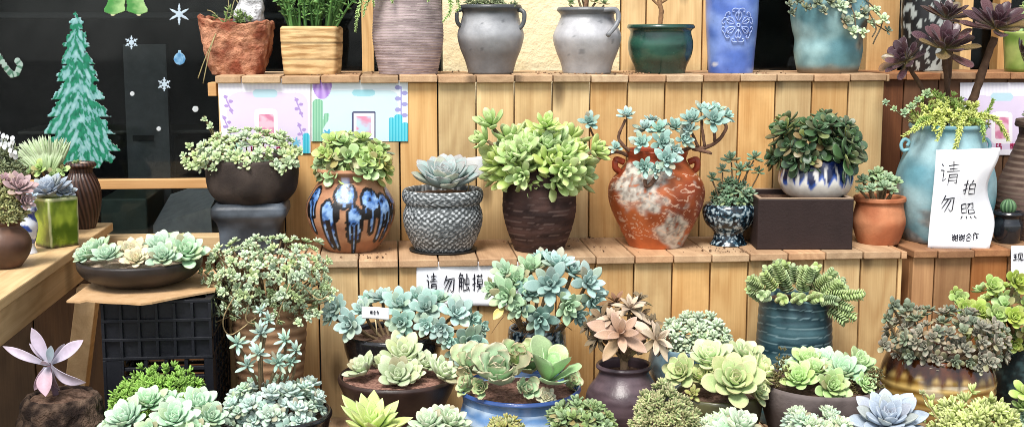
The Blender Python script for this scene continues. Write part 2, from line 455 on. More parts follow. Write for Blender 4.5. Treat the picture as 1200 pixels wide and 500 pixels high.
def leaf_cloud(mb, pts, nper, L, lf, r, spread=1.0, colvar=.25):
    """small leaves in tufts at the points: (pos, normal)"""
    for p, n in pts:
        R = np.array(frame_to(n, r.uniform(0, 6.28)))
        k = 1 + r.uniform(-colvar, colvar)
        for i in range(nper):
            V, Q, K = leaf(**lf); K = K.copy(); K[:, :3] *= k * (1 + r.uniform(-.12, .12))
            V = (V * L * r.uniform(.75, 1.15)) @ rotm(i * 2.4 + r.random(), math.radians(r.uniform(5, 75)) * spread).T
            V[:, 2] += L * .5 * i / nper
            mb.add(V @ R.T + np.array(p), Q, K)
def trail(T, pxs, L, lf, dens=2.2, taper=.5, name='trailing_stem', dys=None):
    """a string of fat leaves along a hanging shoot given by photo points (px, py, dy)"""
    P = smooth_path([T.L(*q) for q in pxs], 8); mb = MB(); r = T.r
    d = [0]
    for a, b in zip(P, P[1:]): d.append(d[-1] + float(np.linalg.norm(np.array(b) - np.array(a))))
    tot = d[-1]; nl = int(tot / L * dens * 3); P = np.array(P)
    tube(mb, P, L * .12, lf['c0'], 5)
    for i in range(nl):
        s = tot * i / nl; j = min(len(P) - 2, max(0, int(np.searchsorted(d, s) - 1)))
        t = (s - d[j]) / max(1e-6, d[j + 1] - d[j]); p = P[j] * (1 - t) + P[j + 1] * t
        ax = Vector(P[j + 1] - P[j])
        R = np.array(frame_to(ax, 0))
        V, Q, K = leaf(**lf); K = K.copy(); K[:, :3] *= 1 + r.uniform(-.18, .18)
        k = 1 - (1 - taper) * max(0, (i / nl - .6) / .4)
        V = (V * L * k * r.uniform(.8, 1.15)) @ rotm(i * 2.4 + r.uniform(-.3, .3), math.radians(r.uniform(15, 55))).T
        mb.add(V @ R.T + p, Q, K)
    return mb.build(name, M_FOL, T.root)

# rosette kinds ------------------------------------------------------
def g(h, k=.92): return C(h, k)
kind('pale_sedum', n=12, ls=.4, tin=80, tout=2, W=.3, T=.16, um=.62, a=2, b=.6, base=.4, curve=.35, nu=6, nv=6, c0=g('#8ba669'), c1=g('#b4cc93'), c2=g('#d8e2bd'), tip=.5)
kind('ghost', n=11, ls=.45, tin=78, tout=-8, W=.32, T=.2, um=.6, a=2, b=.62, base=.45, curve=.3, nu=6, nv=6, c0=g('#8fae80'), c1=g('#bad2a8'), c2=g('#e4ecda'), tip=.6)
kind('mint', n=16, ls=.4, tin=80, tout=0, W=.34, T=.18, um=.6, a=2, b=.6, base=.45, curve=.3, nu=6, nv=6, c0=g('#8db096'), c1=g('#b2d0b4'), c2=g('#dceadb'), tip=.55)
kind('jade', n=10, ls=.4, tin=72, tout=0, W=0.36, T=.09, um=.66, a=2, b=.5, base=.22, curve=.45, cup=.2, nu=7, nv=8, c0=g('#6f9244'), c1=g('#a2c074'), c2=g('#cde0a2'), tip=.45, rough=.35)
kind('jade_red', n=10, ls=.4, tin=72, tout=4, W=0.36, T=.09, um=.66, a=2, b=.5, base=.22, curve=.45, cup=.2, nu=7, nv=8, c0=g('#7d8445'), c1=g('#9fae60'), c2=g('#b07a5c'), tip=.6, rough=.35)
kind('grey_echeveria', n=44, ls=.3, tin=86, tout=20, r0=.14, H=.14, jit=.05, W=.27, T=.07, um=.62, a=2.2, b=.75, base=.5, curve=.35, cup=.35, nu=9, nv=8, c0=g('#8fa9aa',.8), c1=g('#a9bfbe',.8), c2=g('#c9aeac',.8), tip=.5, rough=.6)
kind('blue_echeveria', n=38, ls=.3, tin=82, tout=4, r0=.12, H=.16, jit=.05, W=.25, T=.08, um=.6, a=2.2, b=.8, base=.5, curve=.4, cup=.35, nu=9, nv=8, c0=g('#93a8b8', .8), c1=g('#aabccc', .8), c2=g('#ccd8e2', .8), tip=.6, rough=.6)
kind('lime_pachy', n=13, ls=.5, tin=84, tout=22, r0=.07, H=.14, W=0.23, T=.12, um=.64, a=2, b=.55, base=.3, curve=.25, cup=.12, nu=7, nv=8, c0=g('#8cab52'), c1=g('#aecb78'), c2=g('#d2dfa2'), tip=.6, rough=.42)
kind('blue_star', n=17, ls=.38, tin=78, tout=2, r0=.07, H=.1, W=.24, T=.1, um=.62, a=2, b=.75, base=.4, curve=.35, cup=.25, nu=7, nv=8, c0=g('#7a9f92'), c1=g('#93b8ae'), c2=g('#cfdfd4'), tip=.5, rough=.5)
kind('blue_green', n=18, ls=.36, tin=80, tout=0, r0=.08, H=.12, W=.28, T=.09, um=.62, a=2, b=.65, base=.4, curve=.4, cup=.25, nu=7, nv=8, c0=g('#7fa89c'), c1=g('#9cc0b4'), c2=g('#cfe2d8'), tip=.5, rough=.5)
kind('green_star', n=18, ls=.4, tin=78, tout=4, r0=.07, H=.12, W=.24, T=.1, um=.62, a=2, b=.7, base=.38, curve=.35, cup=.22, nu=7, nv=8, c0=g('#83a272'), c1=g('#9fbf9c'), c2=g('#b7cfa6'), tip=.5, rough=.5)
kind('dark_jade', n=12, ls=.38, tin=75, tout=-6, r0=.06, H=.12, W=0.34, T=.1, um=.66, a=2, b=.5, base=.3, curve=.35, cup=.15, nu=7, nv=8, c0=g('#2c4a26', .7), c1=g('#3f6238', .75), c2=g('#7d9a70'), tip=.25, rough=.32)
kind('small_dark', n=12, ls=.5, tin=75, tout=-10, r0=.06, H=.3, W=.22, T=.14, um=.62, a=2, b=.6, base=.35, curve=.25, nu=6, nv=6, c0=g('#54774f'), c1=g('#739776'), c2=g('#a5bca0'), tip=.4, rough=.4)
kind('teal_spray', n=13, ls=.5, tin=75, tout=0, r0=.06, H=.3, W=.2, T=.12, um=.62, a=2, b=.65, base=.35, curve=.25, nu=6, nv=6, c0=g('#86a598'), c1=g('#a6c4ba'), c2=g('#d0e0d6'), tip=.4, rough=.45)
kind('terracotta_green', n=16, ls=.42, tin=78, tout=-4, r0=.06, H=.14, W=.28, T=.15, um=.62, a=2, b=.58, base=.38, curve=.3, nu=7, nv=7, c0=g('#69895a'), c1=g('#8fad80'), c2=g('#bccfae'), tip=.4, rough=.42)
kind('black_aeonium', n=24, ls=.36, tin=74, tout=-4, r0=.05, H=.1, W=.2, T=.04, um=.74, a=2, b=.5, base=.18, curve=.3, cup=.35, nu=9, nv=8, c0=g('#a09858', .75), c1=g('#54393f', .6), c2=g('#745a60', .62), tip=.6, rough=.27, edge=.4)
kind('pink_grey', n=12, ls=.4, tin=78, tout=2, W=.3, T=.15, um=.62, a=2, b=.65, base=.4, curve=.35, nu=6, nv=6, c0=g('#6c7456', .7), c1=g('#8e907a', .72), c2=g('#d8bcaa', .9), tip=.45, rough=.45)
kind('grey_green', n=12, ls=.4, tin=78, tout=0, W=.3, T=.15, um=.62, a=2, b=.62, base=.4, curve=.35, nu=6, nv=6, c0=g('#5a684c', .7), c1=g('#7d8c70', .72), c2=g('#b4bea4', .85), tip=.45, rough=.45)
kind('mint_echeveria', n=30, ls=.33, tin=82, tout=6, r0=.1, H=.16, jit=.06, W=.27, T=.1, um=.62, a=2.2, b=.72, base=.48, curve=.42, cup=.3, nu=8, nv=8, c0=g('#8fb995'), c1=g('#aed2b0'), c2=g('#d5e6cb'), tip=.6, rough=.5)
kind('peach_echeveria', n=30, ls=.33, tin=82, tout=6, r0=.1, H=.16, jit=.06, W=.27, T=.1, um=.62, a=2.2, b=.72, base=.48, curve=.42, cup=.3, nu=8, nv=8, c0=g('#b7c29a'), c1=g('#cfd2ae'), c2=g('#dcb496'), tip=.7, rough=.5)
kind('lime_echeveria', n=28, ls=.33, tin=82, tout=8, r0=.1, H=.16, jit=.06, W=.28, T=.09, um=.62, a=2.2, b=.68, base=.45, curve=.42, cup=.3, nu=8, nv=8, c0=g('#8fb86c'), c1=g('#b0d28c'), c2=g('#cfe2ad'), tip=.6, rough=.45)
kind('pale_fan', n=22, ls=.4, tin=84, tout=24, r0=.08, H=.14, jit=.07, W=.26, T=.11, um=.6, a=2.2, b=.7, base=.45, curve=.25, cup=.3, nu=8, nv=8, c0=g('#a2ba7e'), c1=g('#c0d0a0'), c2=g('#dde2c2'), tip=.6, rough=.45)
kind('yellow_echeveria', n=26, ls=.36, tin=82, tout=10, r0=.1, H=.16, jit=.07, W=.3, T=.08, um=.64, a=2.2, b=.6, base=.4, curve=.42, cup=.35, nu=9, nv=8, c0=g('#a8c878'), c1=g('#c6dc9c'), c2=g('#e2c9a0'), tip=.6, rough=.4)
kind('yellow_star', n=24, ls=.45, tin=84, tout=26, r0=.1, H=.1, jit=.07, W=.2, T=.07, um=.5, a=2, b=.95, base=.6, curve=.12, cup=.35, nu=9, nv=8, c0=g('#a5c86c'), c1=g('#c3dc8e'), c2=g('#e3ecb4'), tip=.6, rough=.4)
kind('ruffled', n=13, ls=.6, tin=88, tout=40, r0=.14, H=.0, jit=.1, W=.33, T=.035, um=.7, a=2, b=.5, base=.28, curve=.18, cup=.3, nu=14, nv=12, c0=g('#cfe2bd'), c1=g('#accf9a'), c2=g('#c98f80'), tip=.6, rough=.4, edge=.7, ruffle=.16)
kind('big_paddle', n=9, ls=.6, tin=84, tout=34, r0=.06, H=.02, jit=.12, W=.3, T=.04, um=.68, a=2, b=.5, base=.25, curve=.15, cup=.3, nu=12, nv=10, c0=g('#9cc088'), c1=g('#a8d09a'), c2=g('#cfe2b8'), tip=.5, rough=.38, ruffle=.05)
kind('dry_rose', n=13, ls=.5, tin=72, tout=-18, r0=.05, H=.1, jit=.14, W=.2, T=.035, um=.55, a=2, b=.9, base=.4, curve=-.1, cup=.4, nu=8, nv=8, c0=g('#a37f5e'), c1=g('#c4a88c'), c2=g('#e8c8ba'), tip=.55, rough=.55)
kind('dry_dark', n=15, ls=.5, tin=70, tout=-25, r0=.05, H=.1, jit=.16, W=.2, T=.035, um=.55, a=2, b=.9, base=.4, curve=-.2, cup=.4, nu=7, nv=8, c0=g('#5c4630', .8), c1=g('#7c6444', .85), c2=g('#a48a66'), tip=.5, rough=.6)
kind('bead_mint', n=13, ls=.55, tin=80, tout=-5, r0=.08, H=.28, W=.24, T=.24, um=.6, a=2, b=.5, base=.5, curve=.1, cup=.0, nu=6, nv=6, c0=g('#91aa84'), c1=g('#b7cca8'), c2=g('#e2e8d2'), tip=.6, rough=.45)
kind('stacked', n=34, ls=.85, tin=28, tout=8, r0=.05, H=2.5, jit=.06, whorl=1.6, W=.42, T=.13, um=.6, a=2, b=.6, base=.55, curve=.3, nu=6, nv=6, c0=g('#6f8c4a'), c1=g('#9ab470'), c2=g('#d0dcae'), tip=.7, rough=.42)
kind('thin_star', n=15, ls=.42, tin=76, tout=-4, r0=.06, H=.12, W=.16, T=.08, um=.58, a=2, b=.8, base=.4, curve=.3, cup=.2, nu=7, nv=7, c0=g('#86a598'), c1=g('#a4c4b6'), c2=g('#d6e4da'), tip=.45, rough=.45)
kind('mauve', n=22, ls=.4, tin=80, tout=8, r0=.08, H=.12, jit=.08, W=.24, T=.09, um=.6, a=2.2, b=.8, base=.45, curve=.35, cup=.3, nu=8, nv=8, c0=g('#9a9a8c'), c1=g('#a88e92'), c2=g('#c79aa0'), tip=.6, rough=.45)
kind('ghost_blue', n=16, ls=.4, tin=80, tout=0, W=.33, T=.18, um=.6, a=2, b=.62, base=.45, curve=.3, nu=6, nv=6, c0=g('#98b8a6'), c1=g('#b4cfc4'), c2=g('#dce8e0'), tip=.55)
kind('small_leafy', n=11, ls=.5, tin=72, tout=0, r0=.05, H=.2, W=.28, T=.08, um=.64, a=2, b=.5, base=.3, curve=.35, cup=.2, nu=7, nv=7, c0=g('#5d7a42'), c1=g('#85a066'), c2=g('#b3c392'), tip=.4, rough=.4)
kind('olive_head', n=13, ls=.5, tin=80, tout=10, r0=.05, H=.3, W=.24, T=.17, um=.6, a=2, b=.6, base=.4, curve=.2, nu=6, nv=6, c0=g('#7f8c4c'), c1=g('#a1ab68'), c2=g('#c19a78'), tip=.45, rough=.45)
kind('lime_rose', n=18, ls=.4, tin=80, tout=0, r0=.07, H=.1, W=.36, T=.1, um=.66, a=2, b=.5, base=.3, curve=.55, cup=.3, nu=7, nv=8, c0=g('#7f9e3c'), c1=g('#a1bd5c'), c2=g('#c8d68c'), tip=.5, rough=.38)
kind('pale_tight', n=26, ls=.4, tin=84, tout=10, r0=.1, H=.2, jit=.06, W=.26, T=.12, um=.6, a=2.2, b=.7, base=.48, curve=.35, cup=.25, nu=7, nv=8, c0=g('#98b890'), c1=g('#bad2ae'), c2=g('#e2dfc8'), tip=.6, rough=.45)
SED = dict(W=.2, T=.2, um=.55, a=2, b=.55, base=.5, curve=.2, cup=0, nu=5, nv=5)

EXPO = 0.8

# ------------------------------------------------------------------ world, sun, camera
w = bpy.data.worlds.new('World'); sc.world = w; w.use_nodes = True
nt = w.node_tree; nt.nodes.clear(); n = N(nt)
sun_dir = Vector((-.34, -.74, 1.25)).normalized()
sk = n('ShaderNodeTexSky', sky_type='NISHITA'); sk.sun_disc = False
sk.sun_elevation = math.asin(sun_dir.z); sk.sun_rotation = math.atan2(sun_dir.x, sun_dir.y)
hs = n('ShaderNodeHueSaturation'); hs.inputs['Saturation'].default_value = .35; n.l(sk.outputs[0], hs.inputs['Color'])
bg = n('ShaderNodeBackground'); bg.inputs[1].default_value = .12; n.l(hs.outputs[0], bg.inputs[0])
wo = n('ShaderNodeOutputWorld'); n.l(bg.outputs[0], wo.inputs[0])
sl = bpy.data.lights.new('sun', 'SUN'); sl.energy = 2.7; sl.angle = math.radians(22); sl.color = (1, .96, .9)
so = link('sun', sl); so.rotation_euler = sun_dir.to_track_quat('Z', 'Y').to_euler(); so.location = (-2, -4, 6)
cam = bpy.data.cameras.new('camera'); cam.sensor_width = 36; cam.lens = F / 1200 * 36; cam.clip_end = 500; cam.clip_start = .05
co = link('camera', cam); co.location = (0, 0, EYE); co.rotation_euler = (math.radians(90) - ALPHA, 0, -PHI)
sc.camera = co
vs = sc.view_settings; vs.view_transform = 'Standard'; vs.look = 'None'; vs.gamma = 1; vs.exposure = EXPO; vs.use_curve_mapping = False
sc.cycles.filter_width = .9; sc.cycles.max_bounces = 6; sc.cycles.transparent_max_bounces = 8

# ------------------------------------------------------------------ setting
gm = MB(); gm.add([(-60, -60, 0), (60, -60, 0), (60, 60, 0), (-60, 60, 0)], [[0, 1, 2, 3]], (.5, .5, .5, 1), False)
tag(gm.build('ground', M_GROUND), kind='structure')
ZE = EYE
def zpx(px, py, Y): return wY(px, py, Y).z
def planks(mb, x0, x1, line, wd, y, z0, z1, th=.018, gap=.0016, r=RW):
    k = math.floor((x0 - line) / wd); x = line + k * wd
    while x < x1 - .004:
        a, b = max(x, x0), min(x + wd, x1)
        if b - a > .008:
            j = r.uniform(-.0012, .0012)
            box(mb, (a + gap, y + j, z0), (b - gap, y + th + j, z1), wcol(r))
        x += wd
def boards(mb, x0, x1, line, wd, y0, y1, z, th=.022, gap=.0014, r=RW):
    k = math.floor((x0 - line) / wd); x = line + k * wd
    while x < x1 - .004:
        a, b = max(x, x0), min(x + wd, x1)
        if b - a > .008:
            j = r.uniform(-.0015, .001)
            box(mb, (a + gap, y0 + r.uniform(-.003, .003), z - th + j), (b - gap, y1, z + j), wcol(r))
        x += wd
PW = (wY(646.8, 190, Y_UP).x - wY(513.6, 190, Y_UP).x) / 3
LU = wY(513.6, 190, Y_UP).x
LL = wY(467.5, 350, Y_LOW).x; PL = (wY(876, 350, Y_LOW).x - LL) / 9
TH = .017
def stand(name, label, xu0, xu1, xm0, xm1, xl0, xl1, mv, mh, yu, mu=None):
    root = empty(name, label, 'display stand', ((xu0 + xu1) / 2, 3.0, 0))
    def B(nm, mb, m, bv=.0022):
        o = mb.build(nm, m, root); o.location = -root.location; bevel(o, bv); return o
    zt, zm, zl = ZE + Z_TOP, ZE + Z_MID, ZE + Z_LOW
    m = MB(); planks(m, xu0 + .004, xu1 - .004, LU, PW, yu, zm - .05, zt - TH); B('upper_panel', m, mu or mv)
    m = MB(); boards(m, xu0, xu1, LU, PW, yu - .014, Y_WALL - .045, zt, TH); B('top_shelf', m, mh)
    m = MB(); planks(m, xm0 + .004, xm1 - .004, LL, PL, Y_LOW, zl - .05, zm - TH); B('lower_panel', m, mv)
    m = MB(); boards(m, xm0, xm1, LL, PL, Y_LOW - .014, yu - .003, zm, TH); B('middle_shelf', m, mh)
    m = MB(); boards(m, xl0, xl1, LL, PL, 2.02, Y_LOW - .003, zl, TH); B('bottom_shelf', m, mh)
    m = MB(); planks(m, xl0 + .004, xl1 - .004, LL, PL, 2.035, 0.002, zl - TH); B('base_panel', m, mv)
    for x in (xu0 + .006, xu1 - .026):
        m = MB(); box(m, (x, yu + .02, .002), (x + .02, Y_WALL - .06, zt - TH - .001), wcol()); B('end_panel', m, mv)
    for x in (xm0 + .006, xm1 - .026):
        m = MB(); box(m, (x, Y_LOW + .02, .002), (x + .02, yu - .005, zm - TH - .001), wcol()); B('end_panel', m, mv)
    return root
XU0 = wY(252, 90, Y_UP).x; XU1 = wY(1041, 90, Y_UP).x
XM0 = wY(258, 300, Y_LOW).x; XM1 = wY(1061, 292, Y_LOW).x
XR = XU1 + .75
XB = -.73                                             # right edge of the left bench
s1 = stand('stepped_stand', 'long stepped wooden display stand of pale golden planks carrying most of the pots', XU0, XU1, XM0, XM1, XB + .02, XM1, M_WOOD_V, M_WOOD_H, Y_UP)
m = MB(); box(m, (XU0 - .022, Y_UP + .03, zpx(250, 113, 3.03)), (XU0 - .002, Y_UP + .09, zpx(250, 97, 3.03)), wcol()); bevel(m.build('brace', M_WOOD_X, s1)).location = -s1.location
XU2 = wY(1052, 90, Y_UP).x; XM2 = wY(1068, 290, Y_LOW).x
s2 = stand('stepped_stand', 'red-brown stepped wooden stand at the right edge, under the blue amphora with the paper note', XU2, XR, XM2, XR, XM1 + .012, XR, M_WOODR_V, M_WOODR_H, Y_UP + .1, M_SHADED_V)

# left bench
ZB = ZE + Z_MID
bench = empty('wooden_bench', 'low wooden bench at the left edge with the green square pot on it', 'bench', (XB - .3, 2.6, 0))
def BB(nm, mb, mat, bv=.002):
    o = mb.build(nm, mat, bench); o.location = -bench.location; return bevel(o, bv)
m = MB()
for x0, x1 in ((XB - .15, XB), (XB - .302, XB - .152), (XB - .454, XB - .304), (XB - .606, XB - .456)): box(m, (x0, 1.85, ZB - .022), (x1, 3.36, ZB), wcol())
BB('top_board', m, M_BENCH, .003)
m = MB(); box(m, (XB - .03, 1.87, ZB - .095), (XB - .01, 3.33, ZB - .024), (.3, .3, .4, 1)); BB('apron', m, M_BENCH)
m = MB(); box(m, (XB - .6, 3.31, ZB - .095), (XB - .032, 3.33, ZB - .024), (.7, .3, .4, 1)); BB('end_apron', m, M_WOOD_X)
m = MB(); b0 = wY(88, 470, 2.98); t0 = wY(103, 300, 3.02); hw = .024
t0.z = ZB - .1; b0 = t0 + (b0 - t0) * (t0.z / (t0.z - b0.z)); b0.z = .002
hexa(m, [(b0.x - hw, b0.y - hw, b0.z), (b0.x + hw, b0.y - hw, b0.z), (b0.x + hw, b0.y + hw, b0.z), (b0.x - hw, b0.y + hw, b0.z)],
     [(t0.x - hw, t0.y - hw, t0.z), (t0.x + hw, t0.y - hw, t0.z), (t0.x + hw, t0.y + hw, t0.z), (t0.x - hw, t0.y + hw, t0.z)], (.2, .6, .4, 1))
BB('leg', m, M_BENCH)
m = MB(); box(m, (XB - .58, 3.26, .002), (XB - .53, 3.3, ZB - .096), wcol()); BB('leg', m, M_BENCH)
m = MB(); box(m, (XB - .58, 1.9, .002), (XB - .53, 1.95, ZB - .096), wcol()); BB('leg', m, M_BENCH)
m = MB(); box(m, (XB - .09, 1.9, .002), (XB - .04, 1.95, ZB - .096), wcol()); BB('leg', m, M_BENCH)

# shop front: window with rails, plaster wall, boarded panel
X_L = -3.2; zs0 = zpx(180, 299, 3.36); zs1 = zpx(180, 277, 3.36)
XP0 = wY(424, 45, 3.37).x; XP1 = wY(438, 45, 3.37).x
XC0 = wY(518, 45, Y_WALL).x; XC1 = wY(727, 45, Y_WALL).x
XD1 = wY(829, 45, Y_WALL).x; XE0 = wY(1012, 45, 3.37).x; XE1 = wY(1049, 45, 3.37).x
ZH = ZE + .9
def window(label, x0, x1, rails, mulls, zbot):
    root = empty('shop_window', label, 'window', ((x0 + x1) / 2, Y_WALL, zbot))
    def A(nm, mb, mat, bv=.002):
        o = mb.build(nm, mat, root); o.location = -root.location
        if bv: bevel(o, bv)
        return o
    m = MB(); box(m, (x0 + .002, 3.415, zbot), (x1 - .002, 3.421, ZH), (.5, .5, .5)); A('glass_pane', m, M_GLASS, 0)
    for z0, z1, y0 in rails:
        m = MB(); box(m, (x0, y0, z0), (x1, 3.413, z1), wcol()); A('rail', m, M_WOOD_X)
    for a, b in mulls:
        m = MB(); box(m, (a, 3.365, zbot + .003), (b, 3.4125, ZH), wcol()); A('mullion', m, M_WOOD_V)
    return root
window('large dark shop window at the left with christmas stickers on its glass', X_L, XC0, [(zs0, zs1, 3.345), (zpx(180, 221, 3.39), zpx(180, 210, 3.39), 3.385)], [(XP0, XP1)], zs0 - .002)
window('dark window pane behind the blue crackled jar, left of the wooden post', XD1, XE0, [], [], ZE + Z_TOP - .1)
window('dark window with narrow wooden bars at the right edge, behind the black aeonium', XE1, XR + .3, [], [(wY(1124, 30, 3.38).x, wY(1137, 30, 3.38).x), (wY(1168, 30, 3.38).x, wY(1181, 30, 3.38).x)], ZE + Z_TOP - .1)
m = MB(); box(m, (XC0 + .002, Y_WALL, 0.002), (XC1 - .002, Y_WALL + .12, ZH), (.5, .5, .5)); tag(m.build('plaster_wall', M_PLASTER), 'cream rough plaster wall behind the two grey jars', 'wall')
m = MB(); planks(m, XC1, XD1, wY(757, 45, 3.385).x, .155, 3.385, .5, ZH, .03, .002); tag(bevel(m.build('board_panel', M_WOOD_V)), 'wide wooden board panel with knots behind the dark green pot', 'wood panel')
m = MB(); box(m, (XE0, 3.345, .5), (XE1, 3.42, ZH), (.45, .5, .4, 1)); tag(bevel(m.build('wooden_post', M_WOOD_V)), 'thick pale wooden post right of the blue crackled jar', 'post')
m = MB(); planks(m, X_L, XU0 + .1, -.95, .12, 3.37, .002, zs0 - .004, .02); tag(bevel(m.build('plank_wall', M_WOODD_V)), 'dark stained plank wall, shade mixed into its colour, under the window, behind the bench', 'wall')
m = MB(); box(m, (X_L, 3.3, ZH + .002), (XR + .3, 3.6, ZH + .5), (.5, .5, .5)); tag(m.build('plaster_wall', M_PLASTER), 'cream plaster wall above the windows, out of the picture', 'wall')
# room behind the glass
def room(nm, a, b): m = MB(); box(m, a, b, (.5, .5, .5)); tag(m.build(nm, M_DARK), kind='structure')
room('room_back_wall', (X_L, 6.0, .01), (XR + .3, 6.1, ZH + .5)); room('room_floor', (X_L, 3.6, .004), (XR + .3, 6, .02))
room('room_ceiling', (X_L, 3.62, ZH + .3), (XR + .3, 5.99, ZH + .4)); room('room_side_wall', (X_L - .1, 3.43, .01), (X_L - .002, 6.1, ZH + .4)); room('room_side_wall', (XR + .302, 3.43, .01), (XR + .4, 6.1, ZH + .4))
a, b = wY(148, 150, 4.3), wY(196, 52, 4.3); b.x = wY(196, 100, 4.3).x
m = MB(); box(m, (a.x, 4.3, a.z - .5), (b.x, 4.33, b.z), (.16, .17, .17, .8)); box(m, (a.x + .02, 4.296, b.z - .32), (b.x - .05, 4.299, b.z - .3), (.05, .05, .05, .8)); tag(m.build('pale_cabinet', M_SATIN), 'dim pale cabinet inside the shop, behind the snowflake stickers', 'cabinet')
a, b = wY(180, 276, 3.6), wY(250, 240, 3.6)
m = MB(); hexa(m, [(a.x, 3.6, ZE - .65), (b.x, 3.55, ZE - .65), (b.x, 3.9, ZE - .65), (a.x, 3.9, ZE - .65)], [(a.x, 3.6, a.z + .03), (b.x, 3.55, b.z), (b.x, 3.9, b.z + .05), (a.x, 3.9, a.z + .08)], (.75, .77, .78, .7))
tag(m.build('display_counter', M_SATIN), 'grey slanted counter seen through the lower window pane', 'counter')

def dim_box(nm, label, cat, x0, y0, x1, y1, Y, dp, c_):
    a, b = wY(x0, y1, Y), wY(x1, y0, Y); m = MB(); box(m, (a.x, Y, a.z), (b.x, Y + dp, b.z), (*c_, .6)); tag(bevel(m.build(nm, M_SATIN), .006), label, cat)
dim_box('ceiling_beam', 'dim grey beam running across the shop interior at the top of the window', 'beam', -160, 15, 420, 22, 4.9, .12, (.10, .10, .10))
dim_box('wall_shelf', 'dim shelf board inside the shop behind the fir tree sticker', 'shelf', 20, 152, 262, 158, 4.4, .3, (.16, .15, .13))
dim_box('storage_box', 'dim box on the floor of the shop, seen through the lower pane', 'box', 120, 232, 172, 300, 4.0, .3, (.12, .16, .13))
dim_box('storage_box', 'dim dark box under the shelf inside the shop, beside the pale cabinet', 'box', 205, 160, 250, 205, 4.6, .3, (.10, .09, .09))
# ------------------------------------------------------------------ flat printed and written things
def sheet(c4, nx, ny, fn, mat, name, parent=None, off=None, th=.0006):
    """flat sheet from four corners (tl, tr, br, bl); fn(u, v) gives its printed colour or None where it is cut away"""
    tl, tr, br, bl = [np.array(p) for p in c4]
    V, K, Q, idx = [], [], [], {}
    def vid(i, j):
        if (i, j) not in idx:
            u, v = i / nx, j / ny
            p = (tl * (1 - u) + tr * u) * (1 - v) + (bl * (1 - u) + br * u) * v
            if off: p = p + np.array(off(u, v))
            idx[i, j] = len(V); V.append(p); c = fn(min(u, .9999), min(v, .9999)) or fn((i - .5) / nx, (j - .5) / ny) or fn((i + .5) / nx, (j + .5) / ny) or (.8, .8, .8)
            K.append((*c[:3], .55))
        return idx[i, j]
    for j in range(ny):
        for i in range(nx):
            if fn((i + .5) / nx, (j + .5) / ny): Q.append((vid(i, j), vid(i, j + 1), vid(i + 1, j + 1), vid(i + 1, j)))
    o = MB().add(V, Q, K).build(name, mat, parent)
    md = o.modifiers.new('thickness', 'SOLIDIFY'); md.thickness = th; md.offset = -1
    return o
def quad(x0, y0, x1, y1, Y): return [wY(x0, y0, Y), wY(x1, y0, Y), wY(x1, y1, Y), wY(x0, y1, Y)]
YG = 3.4125
def fbm(x, y, z=0): return nz3(x, y, z)
# christmas tree sticker
def tree_fn(u, v):
    apex = .345
    x = u - (apex + (.5 - apex) * v * .35)
    tiers = 9; k = v * tiers; ph = k - math.floor(k)
    hw = (.02 + .47 * v ** .92) * (.72 + .33 * ph) + .05 * fbm(v * 22, u * 3, 1) + .03 * nz(u * 40, v * 40)
    if v > .93: hw *= max(0, 1 - (v - .93) / .07 * (.4 + .6 * (.5 + .5 * math.sin(u * 40))))
    if abs(x) > hw: return None
    s = fbm(u * 13 + 2.2 * abs(x), v * 20 - abs(x) * 16, 3) + .35 * nz(u * 34, v * 40, 6) + .16 * math.sin((v * tiers - abs(x) * 2.2) * 2 * math.pi)
    if s > .02: return mixc(C('#74b2b2', .75), C('#a4d2d4', .75), sm(0, .8, s))
    return mixc(C('#0f6b52', .8), C('#1f8a68', .8), sm(-.5, .2, fbm(u * 30, v * 30, 8)))
o = sheet(quad(52, 14, 157, 197, YG), 110, 190, tree_fn, M_STICK, 'tree_sticker'); tag(o, 'snowy green fir tree sticker on the dark window', 'sticker')
def flake(six):
    def f(u, v):
        x, y = u * 2 - 1, v * 2 - 1; r = math.hypot(x, y); a = math.atan2(x, y)
        if r > 1: return None
        k = (a / (math.pi / 3)) % 1; k = abs(k - round(k)) * math.pi / 3
        if six == 'star': ok = r < .3 + .7 * max(0, 1 - k * 2.9) ** 1.1 and not (.16 < k * r < .19)
        else: ok = k * r < .085 or (abs(r - .62) < .1 and k < .38) or (abs(r - .3) < .08)
        return C('#c8dcea', .8) if ok else None
    return f
for x, y, s, kd, lb in ((210, 17, 13, 'star', 'large pale star-shaped snowflake sticker high on the window'), (154, 50, 8, 'flake', 'white snowflake sticker nearest the fir tree sticker'), (192.5, 99, 8, 'flake', 'white snowflake sticker lowest on the window, under the blue bauble'), (155, 110, 2.6, 'dot', 'small white dot sticker right of the fir tree top'), (186, 151, 2.6, 'dot', 'small white dot sticker above the window rail'), (229, 128, 3.5, 'dot', 'white dot sticker close to the stand and the trailing plant')):
    fn = flake(kd) if kd != 'dot' else (lambda u, v: C('#d5dde0', .8) if math.hypot(u - .5, v - .5) < .5 else None)
    nn = 10 if kd == 'dot' else 44
    tag(sheet(quad(x - s, y - s, x + s, y + s, YG), nn, nn, fn, M_STICK, 'snowflake_sticker' if kd != 'dot' else 'dot_sticker'), lb, 'sticker', 'snow stickers on the window')
def bauble(u, v):
    x, y = u * 2 - 1, v * 2 - 1
    if math.hypot(x, (y - .12) / .88) < .9: return mixc(C('#4f8fc4', .8), C('#93c4e4', .8), sm(-.5, .5, fbm(u * 3, v * 3, 4)))
    if abs(x) < .2 and y < -.6: return C('#9cc4dc', .8)
tag(sheet(quad(203, 59, 218, 77, YG), 26, 30, bauble, M_STICK, 'bauble_sticker'), 'round blue bauble sticker on the window', 'sticker')
